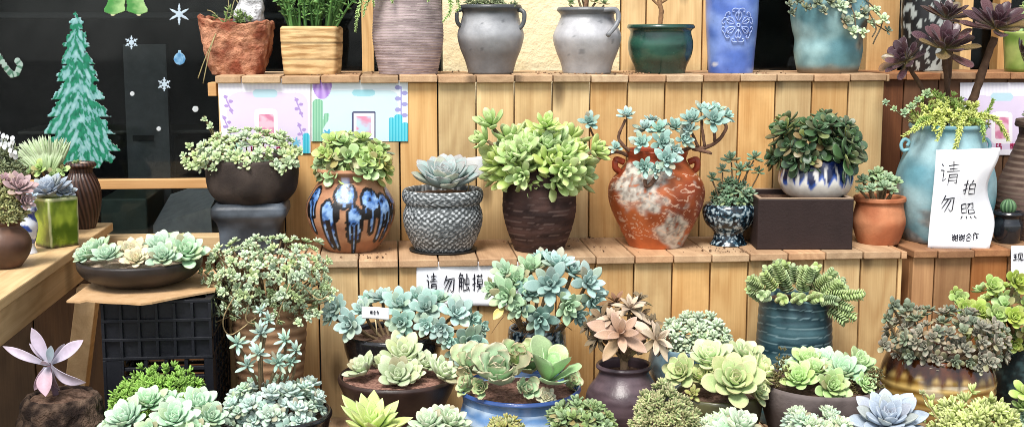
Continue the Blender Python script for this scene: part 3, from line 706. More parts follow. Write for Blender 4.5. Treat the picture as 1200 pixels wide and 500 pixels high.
def bells(u, v):
    for cx, sg in ((.3, -1), (.7, 1)):
        x = (u - cx) - sg * .22 * (v - .5); y = v
        hw = .11 + .09 * sm(0, .4, y) + .1 * sm(.5, .95, y) ** 2
        if abs(x) < hw and .02 < y < .93 - 1.6 * x * x: return mixc(C('#4f9a4c', .8), C('#a9d48c', .8), sm(-.15, .2, x + .1 * fbm(u * 8, v * 8)))
        if math.hypot(x, (y - .92)) < .06: return C('#d9dcb0', .8)
tag(sheet(quad(122, -22, 173, 20, YG), 60, 50, bells, M_STICK, 'bell_sticker'), 'pair of green bells sticker at the top of the window', 'sticker')
def cane(u, v):
    P = [(0, .05), (.25, .35), (.5, .72), (.66, .9), (.82, .86), (.92, .62), (.8, .48)]
    best = min(((u - (a[0] + (b[0] - a[0]) * t)) ** 2 + (v - (a[1] + (b[1] - a[1]) * t)) ** 2, i + t) for i, (a, b) in enumerate(zip(P, P[1:])) for t in (0, .25, .5, .75))
    if best[0] < .0075: return C('#9fb8ae', .8) if math.sin(best[1] * 9) > -.2 else C('#4c7a64', .8)
tag(sheet(quad(-12, 50, 27, 92, YG), 50, 54, cane, M_STICK, 'candy_cane_sticker'), 'striped candy cane sticker at the left edge of the window', 'sticker')

# handwriting: strokes in a unit square
GL = {
 '请': [[(.08, .08), (.2, .2)], [(.02, .38), (.22, .35), (.18, .85), (.32, .7)], [(.4, .17), (.95, .13)], [(.46, .3), (.9, .27)], [(.34, .44), (1, .4)], [(.67, .0), (.67, .42)], [(.48, .54), (.45, 1)], [(.48, .54), (.9, .52), (.9, .97), (.8, .9)], [(.5, .68), (.88, .67)], [(.5, .82), (.88, .8)]],
 '勿': [[(.3, .02), (.06, .5)], [(.2, .26), (.92, .2), (.84, .85), (.7, .97), (.58, .82)], [(.5, .28), (.12, .82)], [(.7, .28), (.34, .97)]],
 '触': [[(.22, .0), (.04, .28)], [(.15, .12), (.4, .1), (.3, .26)], [(.12, .28), (.06, .97)], [(.12, .28), (.45, .26), (.45, .97)], [(.12, .48), (.45, .47)], [(.12, .68), (.45, .67)], [(.28, .28), (.28, .9)], [(.58, .3), (.58, .6), (.95, .58), (.95, .28), (.58, .3)], [(.76, .05), (.76, .92)], [(.5, .94), (.98, .86)], [(.86, .72), (1, .97)]],
 '摸': [[(.02, .28), (.35, .23)], [(.2, .0), (.2, .92), (.08, .85)], [(.02, .62), (.35, .5)], [(.42, .15), (1, .13)], [(.56, .04), (.56, .25)], [(.84, .04), (.84, .25)], [(.5, .3), (.5, .58), (.92, .57), (.92, .3), (.5, .3)], [(.5, .44), (.92, .43)], [(.4, .7), (1, .68)], [(.7, .58), (.66, .75), (.42, .98)], [(.72, .72), (1, .98)]],
 '拍': [[(.02, .3), (.38, .24)], [(.2, .0), (.2, .95), (.08, .86)], [(.0, .66), (.38, .5)], [(.7, .03), (.58, .25)], [(.5, .27), (.5, .97)], [(.5, .27), (.95, .25), (.95, .97)], [(.5, .6), (.94, .58)], [(.5, .93), (.94, .92)]],
 '照': [[(.1, .08), (.1, .62)], [(.1, .1), (.4, .07), (.4, .62)], [(.1, .35), (.4, .34)], [(.1, .6), (.4, .59)], [(.5, .08), (.92, .06), (.86, .3), (.76, .28)], [(.68, .08), (.48, .36)], [(.55, .42), (.55, .66), (.9, .65), (.9, .41), (.55, .42)], [(.1, .8), (.02, .97)], [(.35, .82), (.4, .97)], [(.6, .82), (.67, .97)], [(.86, .8), (.98, .97)]],
 '谢': [[(.05, .08), (.14, .2)], [(.0, .36), (.16, .34), (.13, .86), (.24, .74)], [(.42, .02), (.36, .16)], [(.3, .2), (.3, .6)], [(.3, .2), (.58, .19), (.58, .97), (.5, .9)], [(.3, .4), (.58, .39)], [(.25, .62), (.62, .6)], [(.55, .6), (.22, .96)], [(.66, .3), (1, .27)], [(.87, .02), (.87, .97), (.77, .88)], [(.7, .5), (.78, .62)]],
 '合': [[(.5, .0), (.02, .45)], [(.5, .0), (.98, .45)], [(.3, .46), (.7, .44)], [(.25, .6), (.25, .97), (.76, .96), (.76, .6), (.25, .6)]],
 '作': [[(.28, .0), (.03, .42)], [(.2, .3), (.2, 1)], [(.5, .03), (.35, .4)], [(.42, .25), (1, .22)], [(.65, .25), (.65, 1)], [(.65, .5), (.95, .48)], [(.65, .73), (.95, .71)]],
 '现': [[(.04, .18), (.4, .15)], [(.04, .5), (.4, .47)], [(.0, .86), (.44, .78)], [(.22, .18), (.22, .82)], [(.52, .08), (.52, .66)], [(.52, .1), (.93, .06), (.93, .66)], [(.73, .25), (.7, .6), (.46, .98)], [(.76, .6), (.77, .9), (1, .9), (1, .74)]],
 '扫': [[(.02, .28), (.38, .23)], [(.2, .0), (.2, .95), (.08, .86)], [(.0, .66), (.38, .5)], [(.5, .15), (.95, .14), (.95, .9)], [(.54, .5), (.94, .49)], [(.48, .9), (.96, .88)]],
 '码': [[(.02, .1), (.42, .08)], [(.2, .1), (.04, .55)], [(.12, .5), (.12, .9), (.38, .89), (.38, .5), (.12, .5)], [(.52, .1), (.88, .08), (.84, .45)], [(.6, .2), (.56, .48), (.96, .46), (.92, .92), (.8, .86)], [(.46, .7), (.86, .68)]],
 '微': [[(.22, .0), (.04, .25)], [(.24, .25), (.03, .55)], [(.15, .45), (.15, 1)], [(.32, .15), (.32, .35), (.62, .34), (.62, .12)], [(.47, .02), (.47, .34)], [(.32, .48), (.62, .47)], [(.38, .6), (.32, .95)], [(.38, .6), (.56, .6), (.56, .95)], [(.76, .02), (.66, .4)], [(.72, .26), (1, .24)], [(.92, .26), (.68, .98)], [(.74, .4), (1, .97)]],
 '信': [[(.26, .0), (.03, .42)], [(.18, .3), (.18, 1)], [(.64, .0), (.7, .1)], [(.38, .2), (1, .18)], [(.46, .36), (.92, .35)], [(.46, .52), (.92, .51)], [(.46, .68), (.46, .97), (.92, .96), (.92, .68), (.46, .68)]],
}
def writing(items, surf, lw, col, parent, name='lettering', seed=3):
    """items: (char, u0, v0, du, dv) in the sheet's unit square; surf(u, v) -> point just in front of it"""
    mb = MB(); r = random.Random(seed)
    for ch, u0, v0, du, dv in items:
        for st in GL[ch]:
            st = [(x + r.uniform(-.025, .025), y + r.uniform(-.025, .025)) for x, y in st]
            P = []
            for a, b in zip(st, st[1:]):
                for k in range(5): P.append((a[0] + (b[0] - a[0]) * k / 5, a[1] + (b[1] - a[1]) * k / 5))
            P.append(st[-1]); L = []
            pts = [Vector(surf(u0 + x * du, v0 + y * dv)) for x, y in P]; V = []
            for i, p in enumerate(pts):
                t = (pts[min(i + 1, len(pts) - 1)] - pts[max(0, i - 1)]).normalized()
                nn = Vector((t.z, 0, -t.x)); wv = lw * (.75 + .35 * math.sin(3.1 * i / len(pts) + 1)) * (1 - .35 * i / len(pts))
                nn = nn.normalized() if nn.length > 0 else Vector((1, 0, 0))
                V += [p + nn * wv, p - nn * wv]
            q = [(2 * i, 2 * i + 2, 2 * i + 3, 2 * i + 1) for i in range(len(pts) - 1)]
            mb.add([tuple(v) for v in V], q, (*col, .6), False)
    o = mb.build(name, M_INK, parent); md = o.modifiers.new('thickness', 'SOLIDIFY'); md.thickness = .0003; return o
def bil(c4, off=None, lift=-.0011):
    tl, tr, br, bl = [np.array(p) for p in c4]
    def f(u, v):
        p = (tl * (1 - u) + tr * u) * (1 - v) + (bl * (1 - u) + br * u) * v
        if off: p = p + np.array(off(u, v))
        return p + np.array((0, lift, 0))
    return f
# printed posters under the top shelf
def rrect(u, v, x0, y0, x1, y1, r=.03):
    dx = max(x0 + r - u, 0, u - (x1 - r)); dy = max(y0 + r - v, 0, v - (y1 - r)); return math.hypot(dx, dy) < r
PINK, PURP = C('#e6d8f0', .88), C('#b59ad8', .85)
def capsule(u, v, x0, y0, x1, y1, r, asp=1.3):
    px_, py_, ax_, ay_, bx_, by_ = u * asp, v, x0 * asp, y0, x1 * asp, y1; dx, dy = bx_ - ax_, by_ - ay_
    t = min(1, max(0, ((px_ - ax_) * dx + (py_ - ay_) * dy) / max(1e-9, dx * dx + dy * dy))); return math.hypot(px_ - ax_ - t * dx, py_ - ay_ - t * dy) < r
def cactus(u, v, cx, by, h, wd, arms=True):
    if capsule(u, v, cx, by - h + wd, cx, by, wd): return True
    return arms and (capsule(u, v, cx + 1.7 * wd / 1.3, by - h * .62, cx + 1.5 * wd / 1.3, by - h * .5, wd * .5) or capsule(u, v, cx + 1.5 * wd / 1.3, by - h * .5, cx, by - h * .2, wd * .45))
def poster1(u, v):
    if rrect(u, v, .42, .47, .59, .77, .02): return mixc(C('#e08cac', .85), C('#f2c6d6', .9), sm(-.4, .4, fbm(u * 9, v * 9, 5)))
    if rrect(u, v, .38, .4, .63, .84, .05): return C('#fbf8fb', .9)
    if rrect(u, v, .37, .14, .64, .25, .05): return C('#c3e2ee', .88)
    if cactus(u, v, .95, 1, .28, .055, False): return mixc(C('#35b4d0', .85), C('#67d2e4', .85), .5 + .5 * math.sin(u * 200))
    if math.hypot((u - .13) / .1, (v - .93) / .17) < 1 + .2 * nz(u * 30, v * 30): return mixc(C('#a4d8bf', .85), C('#c4ecd4', .85), .5 + .5 * math.sin(u * 130))
    for cx, cy in ((.07, .62), (.9, .72), (.87, .38), (.1, .34)):
        if abs((u - cx) - .3 * (v - cy)) < .008 and abs(v - cy) < .13: return PURP
        for k in range(4):
            y = cy - .1 + k * .06; sg = 1 if k % 2 else -1
            if math.hypot((u - cx - sg * .025) / .024, (v - y) / .022) < 1: return PURP
    if math.hypot((u - .83) / .05, (v - .86) / .07) < 1 + .3 * math.sin(9 * math.atan2(u - .83, v - .86)): return C('#7cc3e0', .85)
    if rrect(u, v, .08 + .02 * nz(v * 6, 0), .18 + .02 * nz(u * 6, 3), .97, .92, .16): return PINK
    k = .5 + .5 * math.sin(u * 140)
    return mixc(C('#f1eefa', .88), C('#f6f4fc', .9), k) if v < .2 else C('#f4f1fb', .9)
def poster2(u, v):
    if rrect(u, v, .46, .58, .62, .9, .02): return mixc(C('#ec9cb8', .85), C('#c6e0f2', .9), sm(-.4, .4, fbm(u * 7, v * 7, 6)))
    if rrect(u, v, .42, .5, .665, .98, .03): return C('#fbf8fb', .9) if rrect(u, v, .435, .53, .65, .95, .02) else C('#54587c', .85)
    d = math.hypot((u - .11) / .1, (v - .06) / .25)
    if d < 1: return mixc(C('#b28ade', .85), C('#cfb0ee', .85), .5 + .5 * math.sin(math.atan2(u - .11, v + .25) * 40))
    if cactus(u, v, .065, 1, .7, .07): return mixc(C('#7fbf9d', .85), C('#a9dcbc', .85), .5 + .5 * math.sin(u * 220))
    if rrect(u, v, .42, .15, .66, .26, .05): return C('#a6dbe6', .88)
    if (cactus(u, v, .9, 1.1, .55, .06, False) or cactus(u, v, .83, 1.1, .5, .035, False) or cactus(u, v, .97, 1.1, .42, .05, False)): return mixc(C('#39bdd8', .85), C('#7ae0ea', .85), .5 + .5 * math.sin(u * 200))
    if math.hypot((u - .17) / .05, (v - .88) / .07) < 1 + .3 * math.sin(9 * math.atan2(u - .17, v - .88)): return C('#5cb9dc', .85)
    for k in range(6):
        y = .12 + k * .09; sg = 1 if k % 2 else -1
        if math.hypot((u - .93 - sg * .035) / .034, (v - y) / .035) < 1 or (abs(u - .93) < .007 and .1 < v < .62): return C('#a8a5dc', .85)
    if rrect(u, v, .1 + .02 * nz(v * 6, 9), .16, .9 + .02 * nz(v * 7, 5), .99, .12): return C('#d8eff5', .88)
    return C('#eef6fc', .9)
q = quad(255, 92.5, 364, 180, Y_UP - .0022); q[3] = wY(261, 180, Y_UP - .0022)
p1 = sheet(q, 150, 110, poster1, M_PAPER, 'poster'); tag(p1, 'lilac poster with small cacti under the left end of the top shelf', 'poster')
RED = C('#c03a68', .8)
for c_, u in zip('扫码微信', (.33, .48, .62, .76)): pass
writing([('扫', .32, .905, .045, .07), ('码', .47, .905, .045, .07), ('微', .61, .905, .045, .07), ('信', .71, .905, .045, .07)], bil(q), .0011, RED, p1, 'red_lettering')
q = quad(365, 94, 478, 166, Y_UP - .0022)
p2 = sheet(q, 150, 100, poster2, M_PAPER, 'poster'); tag(p2, 'pale blue poster with a green cactus and a purple ball cactus under the top shelf', 'poster')
q = quad(1125, 97, 1222, 182, Y_UP + .0978)
p3 = sheet(q, 110, 90, poster1, M_PAPER, 'poster'); tag(p3, 'lilac poster behind the amphora at the right edge', 'poster')
writing([('扫', .3, .83, .07, .09), ('码', .43, .83, .07, .09), ('微', .6, .83, .07, .09), ('信', .73, .83, .07, .09)], bil(q), .0014, RED, p3, 'red_lettering')
# paper sign on the lower panel
INK = (.012, .012, .02)
offs = lambda u, v: (0, -.002 - .004 * (.5 + .5 * math.sin(u * 7 + v * 2)) - .006 * v * v, 0)
q = quad(488, 306, 614, 357, Y_LOW - .002)
white = lambda u, v: mixc(C('#eef0f6', .88), C('#fbfbfd', .9), sm(-.3, .3, nz(u * 4, v * 3, 2)))
ps = sheet(q, 30, 12, white, M_PAPER, 'paper_sign', off=offs); tag(ps, 'white paper sign with black handwriting taped under the middle shelf', 'sign')
writing([('请', .09, .26, .1, .44), ('勿', .245, .3, .11, .4), ('触', .385, .26, .105, .42), ('摸', .515, .27, .1, .42), ('谢', .88, .4, .1, .3)], bil(q, offs, -.0022), .0012, INK, ps)
q = quad(1184, 288, 1226, 330, Y_LOW - .018)
offs2 = lambda u, v: (0, -.003 - .003 * math.sin(u * 5), .002 * math.sin(u * 6))
p4 = sheet(q, 12, 8, white, M_PAPER, 'paper_sign', off=offs2); tag(p4, 'small white handwritten paper sign cut by the right edge of the picture', 'sign')
writing([('现', .05, .2, .26, .22)], bil(q, offs2, -.0022), .0012, INK, p4)

# ------------------------------------------------------------------ crate and cardboard
YC0, YC1 = 2.47, 2.735
c0 = wY(117, 353, YC0); c1 = wY(247, 353, YC0); zc = c0.z; zb = ZE + Z_LOW
cr = empty('plastic_crate', 'black plastic crate with slotted sides under the wide dark bowl', 'crate', ((c0.x + c1.x) / 2, (YC0 + YC1) / 2, zb))
def CB(nm, mb): o = mb.build(nm, M_PLASTIC, cr); o.location = -cr.location; return bevel(o, .0012, 2)
def panel(axis, fixed, a, b, th):
    m = MB(); H = zc - zb
    def bx(s0, s1, z0, z1, d0=0.0, d1=1.0):
        f0, f1 = fixed + th * d0, fixed + th * d1
        if axis == 'x': box(m, (s0, min(f0, f1), z0), (s1, max(f0, f1), z1))
        else: box(m, (min(f0, f1), s0, z0), (max(f0, f1), s1, z1))
    wd = b - a; hR = H * .36
    for k in range(4): bx(a, b, zc - .006 - hR * k / 3 * .95, zc - hR * k / 3 * .95 if k else zc)       # rim shelves
    bx(a + .002, b - .002, zc - hR, zc - .004, .55, .8)
    for k in range(7): x = a + (wd - .006) * k / 6; bx(x, x + .006, zc - hR, zc - .0065, 0.02, .98)
    bx(a, a + wd * .17, zb, zc - hR - .001, .1, .9); bx(b - wd * .08, b, zb, zc - hR - .001, .1, .9)
    bx(a, b, zb, zb + .035, .05, .95); bx(a, a + .006, zb, zc - hR, 0, .1); bx(a + wd * .17, a + wd * .19, zb + .035, zc - hR, 0, .98)
    for k in range(9): z = zc - hR - .016 - k * (H - hR - .05) / 9; bx(a + wd * .19, b - wd * .08, z - .007, z, .2, .8)
    for k in range(1, 4): x = a + wd * .19 + wd * .73 * k / 4; bx(x, x + .007, zb + .035, zc - hR - .001, .1, .9)
    return m
CB('front_panel', panel('x', YC0, c0.x, c1.x, .016)); CB('back_panel', panel('x', YC1, c0.x, c1.x, -.016))
CB('side_panel', panel('y', c0.x, YC0 + .017, YC1 - .017, .014)); CB('side_panel', panel('y', c1.x, YC0 + .017, YC1 - .017, -.014))
m = MB(); box(m, (c0.x + .015, YC0 + .017, zb + .002), (c1.x - .015, YC1 - .017, zb + .008)); CB('base', m)
zk = zc + .0025
m = MB(); P4 = [wZ(78, 353, zk - EYE), wZ(205, 361, zk - EYE), wZ(252, 343, zk - EYE)]
P4 = [Vector((P4[0].x, P4[0].y, zk)), Vector((P4[1].x, P4[1].y, zk)), Vector((P4[2].x, P4[2].y, zk)), Vector((c1.x - .01, YC1 + .02, zk)), Vector((P4[0].x + .02, YC1 - .01, zk))]
V, K, nx_ = [], [], 16
for i in range(nx_ + 1):
    for j in range(9):
        u, v = i / nx_, j / 8
        bot = P4[0] * (1 - u) + P4[1] * u if u < .72 else (P4[0] * .28 + P4[1] * .72) * (1 - (u - .72) / .28) + P4[2] * ((u - .72) / .28)
        p = bot * (1 - v) + (P4[4] * (1 - u) + P4[3] * u) * v
        V.append((p.x, p.y, p.z + .0015 + .0015 * nz(u * 4, v * 3) - (.004 * (1 - v) ** 3 if u < .15 else 0))); K.append((.5, .5, .5, 1))
o = m.add(V, gridq(nx_ + 1, 9)[:, ::-1], K, False).build('cardboard_sheet', M_CARD); md = o.modifiers.new('thickness', 'SOLIDIFY'); md.thickness = .004; md.offset = -1 if False else 1
tag(o, 'flat piece of tan cardboard lying between the black crate and the wide dark bowl', 'cardboard')
ZCARD = zk + .007 - EYE

# ------------------------------------------------------------------ potted plants
SUC = 'potted succulent'
def P(label, *a, **k): return Pot('potted_succulent', label, SUC, *a, **k)
G_ = lambda h: C(h, .9)
def leafset(h0, h1, h2, **k): d = dict(SED, c0=G_(h0), c1=G_(h1), c2=G_(h2), tip=.5, rough=.45); d.update(k); return d
def spread_pts(T, x0, x1, y0, y1, n, dy=0, ry=None, fill=.8, up=.3, front=.4, flatten=1.0):
    r = T.r; c = T.L((x0 + x1) / 2, y1, dy); rx, rz = T.m((x1 - x0) / 2), T.m(y1 - y0); ry = ry or rx * .85; out = []
    for i in range(n):
        while True:
            v = Vector((r.gauss(0, 1), r.gauss(-front, 1), abs(r.gauss(0, 1))))
            if v.length > .2: break
        v.normalize()
        if v.y > .4: v.y *= -1
        f = r.uniform(fill, 1.04) * (1 + .2 * nz(v.x * 3 + x0, v.y * 3, v.z * 3 + y0)) + (r.random() < .04) * .1
        b_ = [math.copysign(abs(q2) ** .8, q2) for q2 in v]
        out.append((c + Vector((b_[0] * rx, b_[1] * ry, b_[2] * rz)) * f * .96, (v.x + r.uniform(-.3, .3), v.y - .1, v.z + up)))
    return out

# ---- top shelf, left to right
YT = 3.13
def fn_red(th, z, zn, x, y):
    k = nz3(x * 28, y * 28, z * 28); return (*mixc(C('#8a4a34', .85), C('#cf9474', .85), sm(-.5, .55, k)), .85)
T = P('rough reddish stone-like pot holding a white rock, leftmost on the top shelf', 278, YT, Z_TOP, [(41, 22), (40, 27), (37, 50), (33, 70), (28, 84)], fn_red, M_ROUGH, seg=150, m=22, sq=5, ysc=.75, wall=.014, zfn=lambda th: -.006 + .012 * nz(math.sin(th) * 1.6, math.cos(th) * 1.6, 7) + .004 * nz(th * 7, 3) - .006 * math.sin(th),
      rfn=lambda th, t: (1 + .07 * nz(math.sin(th) * 3, math.cos(th) * 3, t * 3) + .05 * nz(math.sin(th) * 8, math.cos(th) * 8, t * 8) + .035 * abs(nz(math.sin(th) * 17, math.cos(th) * 17, t * 15))))
RS = random.Random(9)
mb = MB()
for (a, b, c_) in (((262, 30), (268, 5), (262, -20)), ((270, 30), (285, 10), (300, -5)), ((262, 28), (250, 15), (243, 12)), ((268, 28), (275, 0), (290, -30)), ((258, 26), (246, 60), (238, 98)), ((258, 27), (240, 70), (232, 92)), ((265, 26), (280, 8), (268, -10))):
    dy = -.075 if c_[1] > 60 else 0
    tube(mb, smooth_path([T.L(*a, dy * .6), T.L(*b, dy), T.L(*c_, dy)], 5), .0013, (*G_('#a3986c'), .8), 5)
mb.build('dry_stem', M_FOL, T.root)
mb = MB(); leaf_cloud(mb, spread_pts(T, 255, 300, 14, 28, 34), 6, .012, leafset('#4d6a3a', '#7d9658', '#a8b582', W=.2, T=.06), T.r); mb.build('foliage', M_FOL, T.root)
# white rock standing in it
S_ = Spot(292, YT, Z_TOP + T.zt - .013, 10); mb = MB(); V, K = [], []
for i in range(19):
    for j in range(24):
        t = i / 18; th = 2 * math.pi * j / 24
        hw = (.035 + .0 * t) * math.sqrt(max(0, 1 - t ** 2.2)) * (1.1 - .45 * t) if i else 0
        k = 1 + .25 * nz3(math.sin(th) * 1.5, math.cos(th) * 1.5, t * 3)
        V.append((hw * k * math.sin(th) * 1.05 + .012 * t, -hw * k * math.cos(th) * .7, .12 * t)); c_ = mixc(C('#9a9a9c'), C('#e6e6e8'), sm(-.5, .4, nz3(th * 2, t * 8, 3))); K.append((*c_, .8))
o = mb.add(V, gridq(19, 24, True), K).build('rock', M_ROUGH); o.location = S_.loc; o.rotation_euler.z = -PHI; tag(o, 'small upright white rock standing in the rough reddish pot', 'rock')

def fn_tan(th, z, zn, x, y):
    k = nz3(x * 9 + y * 9, z * 120, 2) + .4 * nz(x * 40, z * 300); gr = 1 if min(abs(zn - .68), abs(zn - .33)) > .012 else .45
    return (*[v * gr for v in mixc(C('#a97f4e', .85), C('#e6c590', .88), sm(-.7, .5, k))], .8)
T = P('square tan pot grained like wood with upright green stems, on the top shelf', 366, YT, Z_TOP, [(32.5, 33), (33, 36), (32.5, 55), (30, 85)], fn_tan, M_CLAY, seg=160, m=20, sq=12, ysc=.95, wall=.012,
      rfn=lambda th, t: 1 + .008 * nz(math.sin(th) * 2, t * 30, 4) - (.012 if min(abs(t - .68), abs(t - .33)) < .012 else 0))
st = MB(); lf = MB(); r = T.r
for i in range(46):
    a = T.L(r.uniform(342, 392), 40, r.uniform(-.035, .035)); top = a + Vector(((a.x) * 1.0 + r.uniform(-.02, .02), r.uniform(-.04, .02), r.uniform(.09, .16)))
    pth = smooth_path([a, (a + top) / 2 + Vector((r.uniform(-.006, .006), 0, .01)), top], 5)
    tube(st, pth, [.0036 - .0018 * k / (len(pth) - 1) for k in range(len(pth))], (*mixc(C('#2f5226'), C('#5d8a45'), r.random()), .45), 7)
    for k in range(3, len(pth)):
        for q in range(2): leaf_cloud(lf, [(Vector(pth[k]), (r.uniform(-1, 1), r.uniform(-1, .3), .7))], 2, .014, leafset('#3f6a30', '#6c9c52', '#a5c480', W=.22, T=.1), r)
st.build('stem', M_FOL, T.root); lf.build('foliage', M_FOL, T.root)

def fn_lav(th, z, zn, x, y):
    s = zn * 34 + .25 * nz(th * 2, zn * 30); line = abs((s % 1) - .5) > .38
    k = nz3(x * 12, y * 12, z * 60)
    return (*(C('#c9bcb8', .85) if line else mixc(C('#8f7f80', .85), C('#b5a3a4', .85), sm(-.4, .5, k))), .8)
T = P('tall lavender-grey finely ribbed jar with green sedum hanging from its rim, on the top shelf', 478, YT, Z_TOP, [(35, -28), (38, -8), (40.5, 20), (41.5, 45), (38.5, 66), (34, 88)], fn_lav, M_CLAY, seg=96, m=40, rfn=lambda th, t: 1 + .006 * math.sin(t * 34 * 2 * math.pi))
LG = leafset('#86a85a', '#a9c87e', '#d3e0ac')
for pth in ([(450, -24, -.06), (428, -8, -.07), (421, 10, -.07), (416, 38, -.07)], [(455, -26, -.06), (436, -6, -.08), (428, 8, -.08), (426, 20, -.08)], [(505, -26, -.05), (524, -8, -.07), (528, 12, -.08), (519, 26, -.09)], [(505, -26, -.05), (530, -10, -.05), (538, 8, -.05), (534, 14, -.05)], [(460, -24, -.08), (458, -10, -.1), (460, 4, -.1)], [(490, -26, -.08), (500, -10, -.1), (502, 2, -.1)], [(470, -26, -.06), (440, -12, -.09), (438, 8, -.09)]):
    trail(T, pth, .0095, LG, 2.6)

def fn_grey(dark, mid, light):
    def f(th, z, zn, x, y):
        k = nz3(x * 14, y * 14, z * 22); b = zn + .10 * k
        c_ = mixc(light, dark, sm(.72, .95, b)); c_ = mixc(mid, c_, sm(.3, .6, b))
        if nz3(x * 60, y * 60, z * 60) > .75: c_ = mixc(c_, dark, .6)
        return (*c_, .38)
    return f
def loop(T, pts, rad, dy=-.0):
    T.handle([T.L(x, y, d) for x, y, d in pts], rad, (*[v for v in T.hc], .4))
T = P('dark grey glazed jar with two small handles before the cream wall', 575, YT, Z_TOP, [(36, 7), (36.5, 10), (33, 16), (34.5, 25), (39, 42), (36, 58), (30, 74), (26, 89)], fn_grey(C('#4c5054', .8), C('#77797c', .8), C('#a8aaae', .85)), M_SATIN, seg=72, m=8)
T.hc = C('#5c6064', .8)
loop(T, [(543, 11, -.02), (536, 14, -.03), (536, 26, -.03), (542, 33, -.02)], .005); loop(T, [(606, 11, -.02), (614, 15, -.03), (613, 28, -.03), (606, 36, -.03)], .0055)
mb = MB(); leaf_cloud(mb, spread_pts(T, 543, 607, -2, 10, 90, fill=.4), 6, .010, leafset('#4e5c3e', '#7c8a64', '#b0b090'), T.r); mb.build('foliage', M_FOL, T.root)
T = P('pale grey mottled jar with a handle on its right, right of the dark grey jar', 688, YT, Z_TOP, [(35, 10), (35.5, 13), (31, 19), (34, 28), (40, 44), (37, 60), (31, 76), (28, 89)], fn_grey(C('#6d7074', .8), C('#a8a8aa', .82), C('#c0c0c4', .85)), M_SATIN, seg=72, m=8)
T.hc = C('#8a8c90', .8); loop(T, [(706, 12, -.06), (722, 12, -.06), (724, 26, -.065), (712, 42, -.085)], .006)
for x, y in ((668, 4), (682, -4), (698, 2), (708, 5), (676, -8), (690, -10)): T.ros('small_leafy', x, y, 17, T.r.uniform(-.03, .02), (T.r.uniform(-.4, .4), -.5, 1), True)
tube(T.stems, smooth_path([T.L(685, 14), T.L(687, 2), T.L(686, -20)], 4), .005, (*C('#7a5f4a'), .8), 8, .3); T.emit()

def fn_dg(th, z, zn, x, y): return (*mixc(C('#12312a', .85), C('#2c5c4c', .85), sm(-.5, .7, nz3(x * 9, y * 9, z * 30))), .25)
T = P('squat dark green glossy pot with a bare trunk in white gravel, before the board panel', 774, YT, Z_TOP, [(39, 30), (39.5, 33), (35.5, 38), (38, 52), (36.5, 66), (31, 80), (29, 89)], fn_dg, M_GLAZE, soilmat=M_GRIT, soil=.006)
tube(T.stems, smooth_path([T.L(773, 32), T.L(775, 14), T.L(773, 0), T.L(778, -30)], 5), .0062, (*C('#8a6a4c'), .8), 9, .3)
tube(T.stems, smooth_path([T.L(774, 8), T.L(767, 2), T.L(760, -6)], 4), .0032, (*C('#8a6a4c'), .8), 7, .3); tube(T.stems, smooth_path([T.L(774, 4), T.L(783, -2), T.L(786, -10)], 4), .0032, (*C('#8a6a4c'), .8), 7, .3)
T.emit()

def fn_blue(th, z, zn, x, y):
    k = nz3(x * 12, y * 12, z * 18); c_ = mixc(C('#4f6fc0', .85), C('#86a2e4', .88), sm(-.5, .6, k))
    return (*mixc(c_, C('#c9ccd6', .85), sm(.45, .7, nz3(x * 25, y * 25, z * 25) - zn * 1.5)), .3)
T = P('tall blue cylinder pot with a raised floral medallion, on the top shelf', 857, YT, Z_TOP, [(31, -14), (31, 0), (30, 30), (27.5, 66), (26.5, 84), (26, 89)], fn_blue, M_GLAZE, seg=64, m=8)
mb = MB(); cz = T.L(860, 30).z; Rm = T.m(20)
def onpot(a, b):                                       # a: sideways, b: up, wrapped on the pot wall
    zz = cz + b; rr = T.m(30.4) * (1 - .04 * (cz - zz) / .05); th = a / rr + .08
    return Vector((rr * math.sin(th), -rr * math.cos(th) - .0008, zz))
LB = (*C('#a4b8ec', .88), .3)
tube(mb, [onpot(.004 * math.cos(t * .5), .004 * math.sin(t * .5)) for t in range(14)], .002, LB, 6)
for k in range(6):
    a0 = k * math.pi / 3
    def pp(r_, s_): ca, sa = math.cos(a0), math.sin(a0); return onpot(r_ * sa + s_ * ca, r_ * ca - s_ * sa)
    tube(mb, [pp(Rm * .2, 0), pp(Rm * .9, 0)], .0012, LB, 6)
    for sg in (1, -1):
        tube(mb, smooth_path([pp(Rm * q, sg * Rm * s_) for q, s_ in ((.25, .03), (.5, .17), (.68, .13), (.72, .05), (.62, .05))], 4), .0013, LB, 6)
        tube(mb, smooth_path([pp(Rm * q, sg * Rm * s_) for q, s_ in ((.9, .02), (.93, .25), (.82, .36), (.74, .3), (.78, .24))], 4), .0014, LB, 6)
mb.build('medallion', M_GLAZE, T.pot)
T.ros('small_leafy', 857, -20, 40).emit()

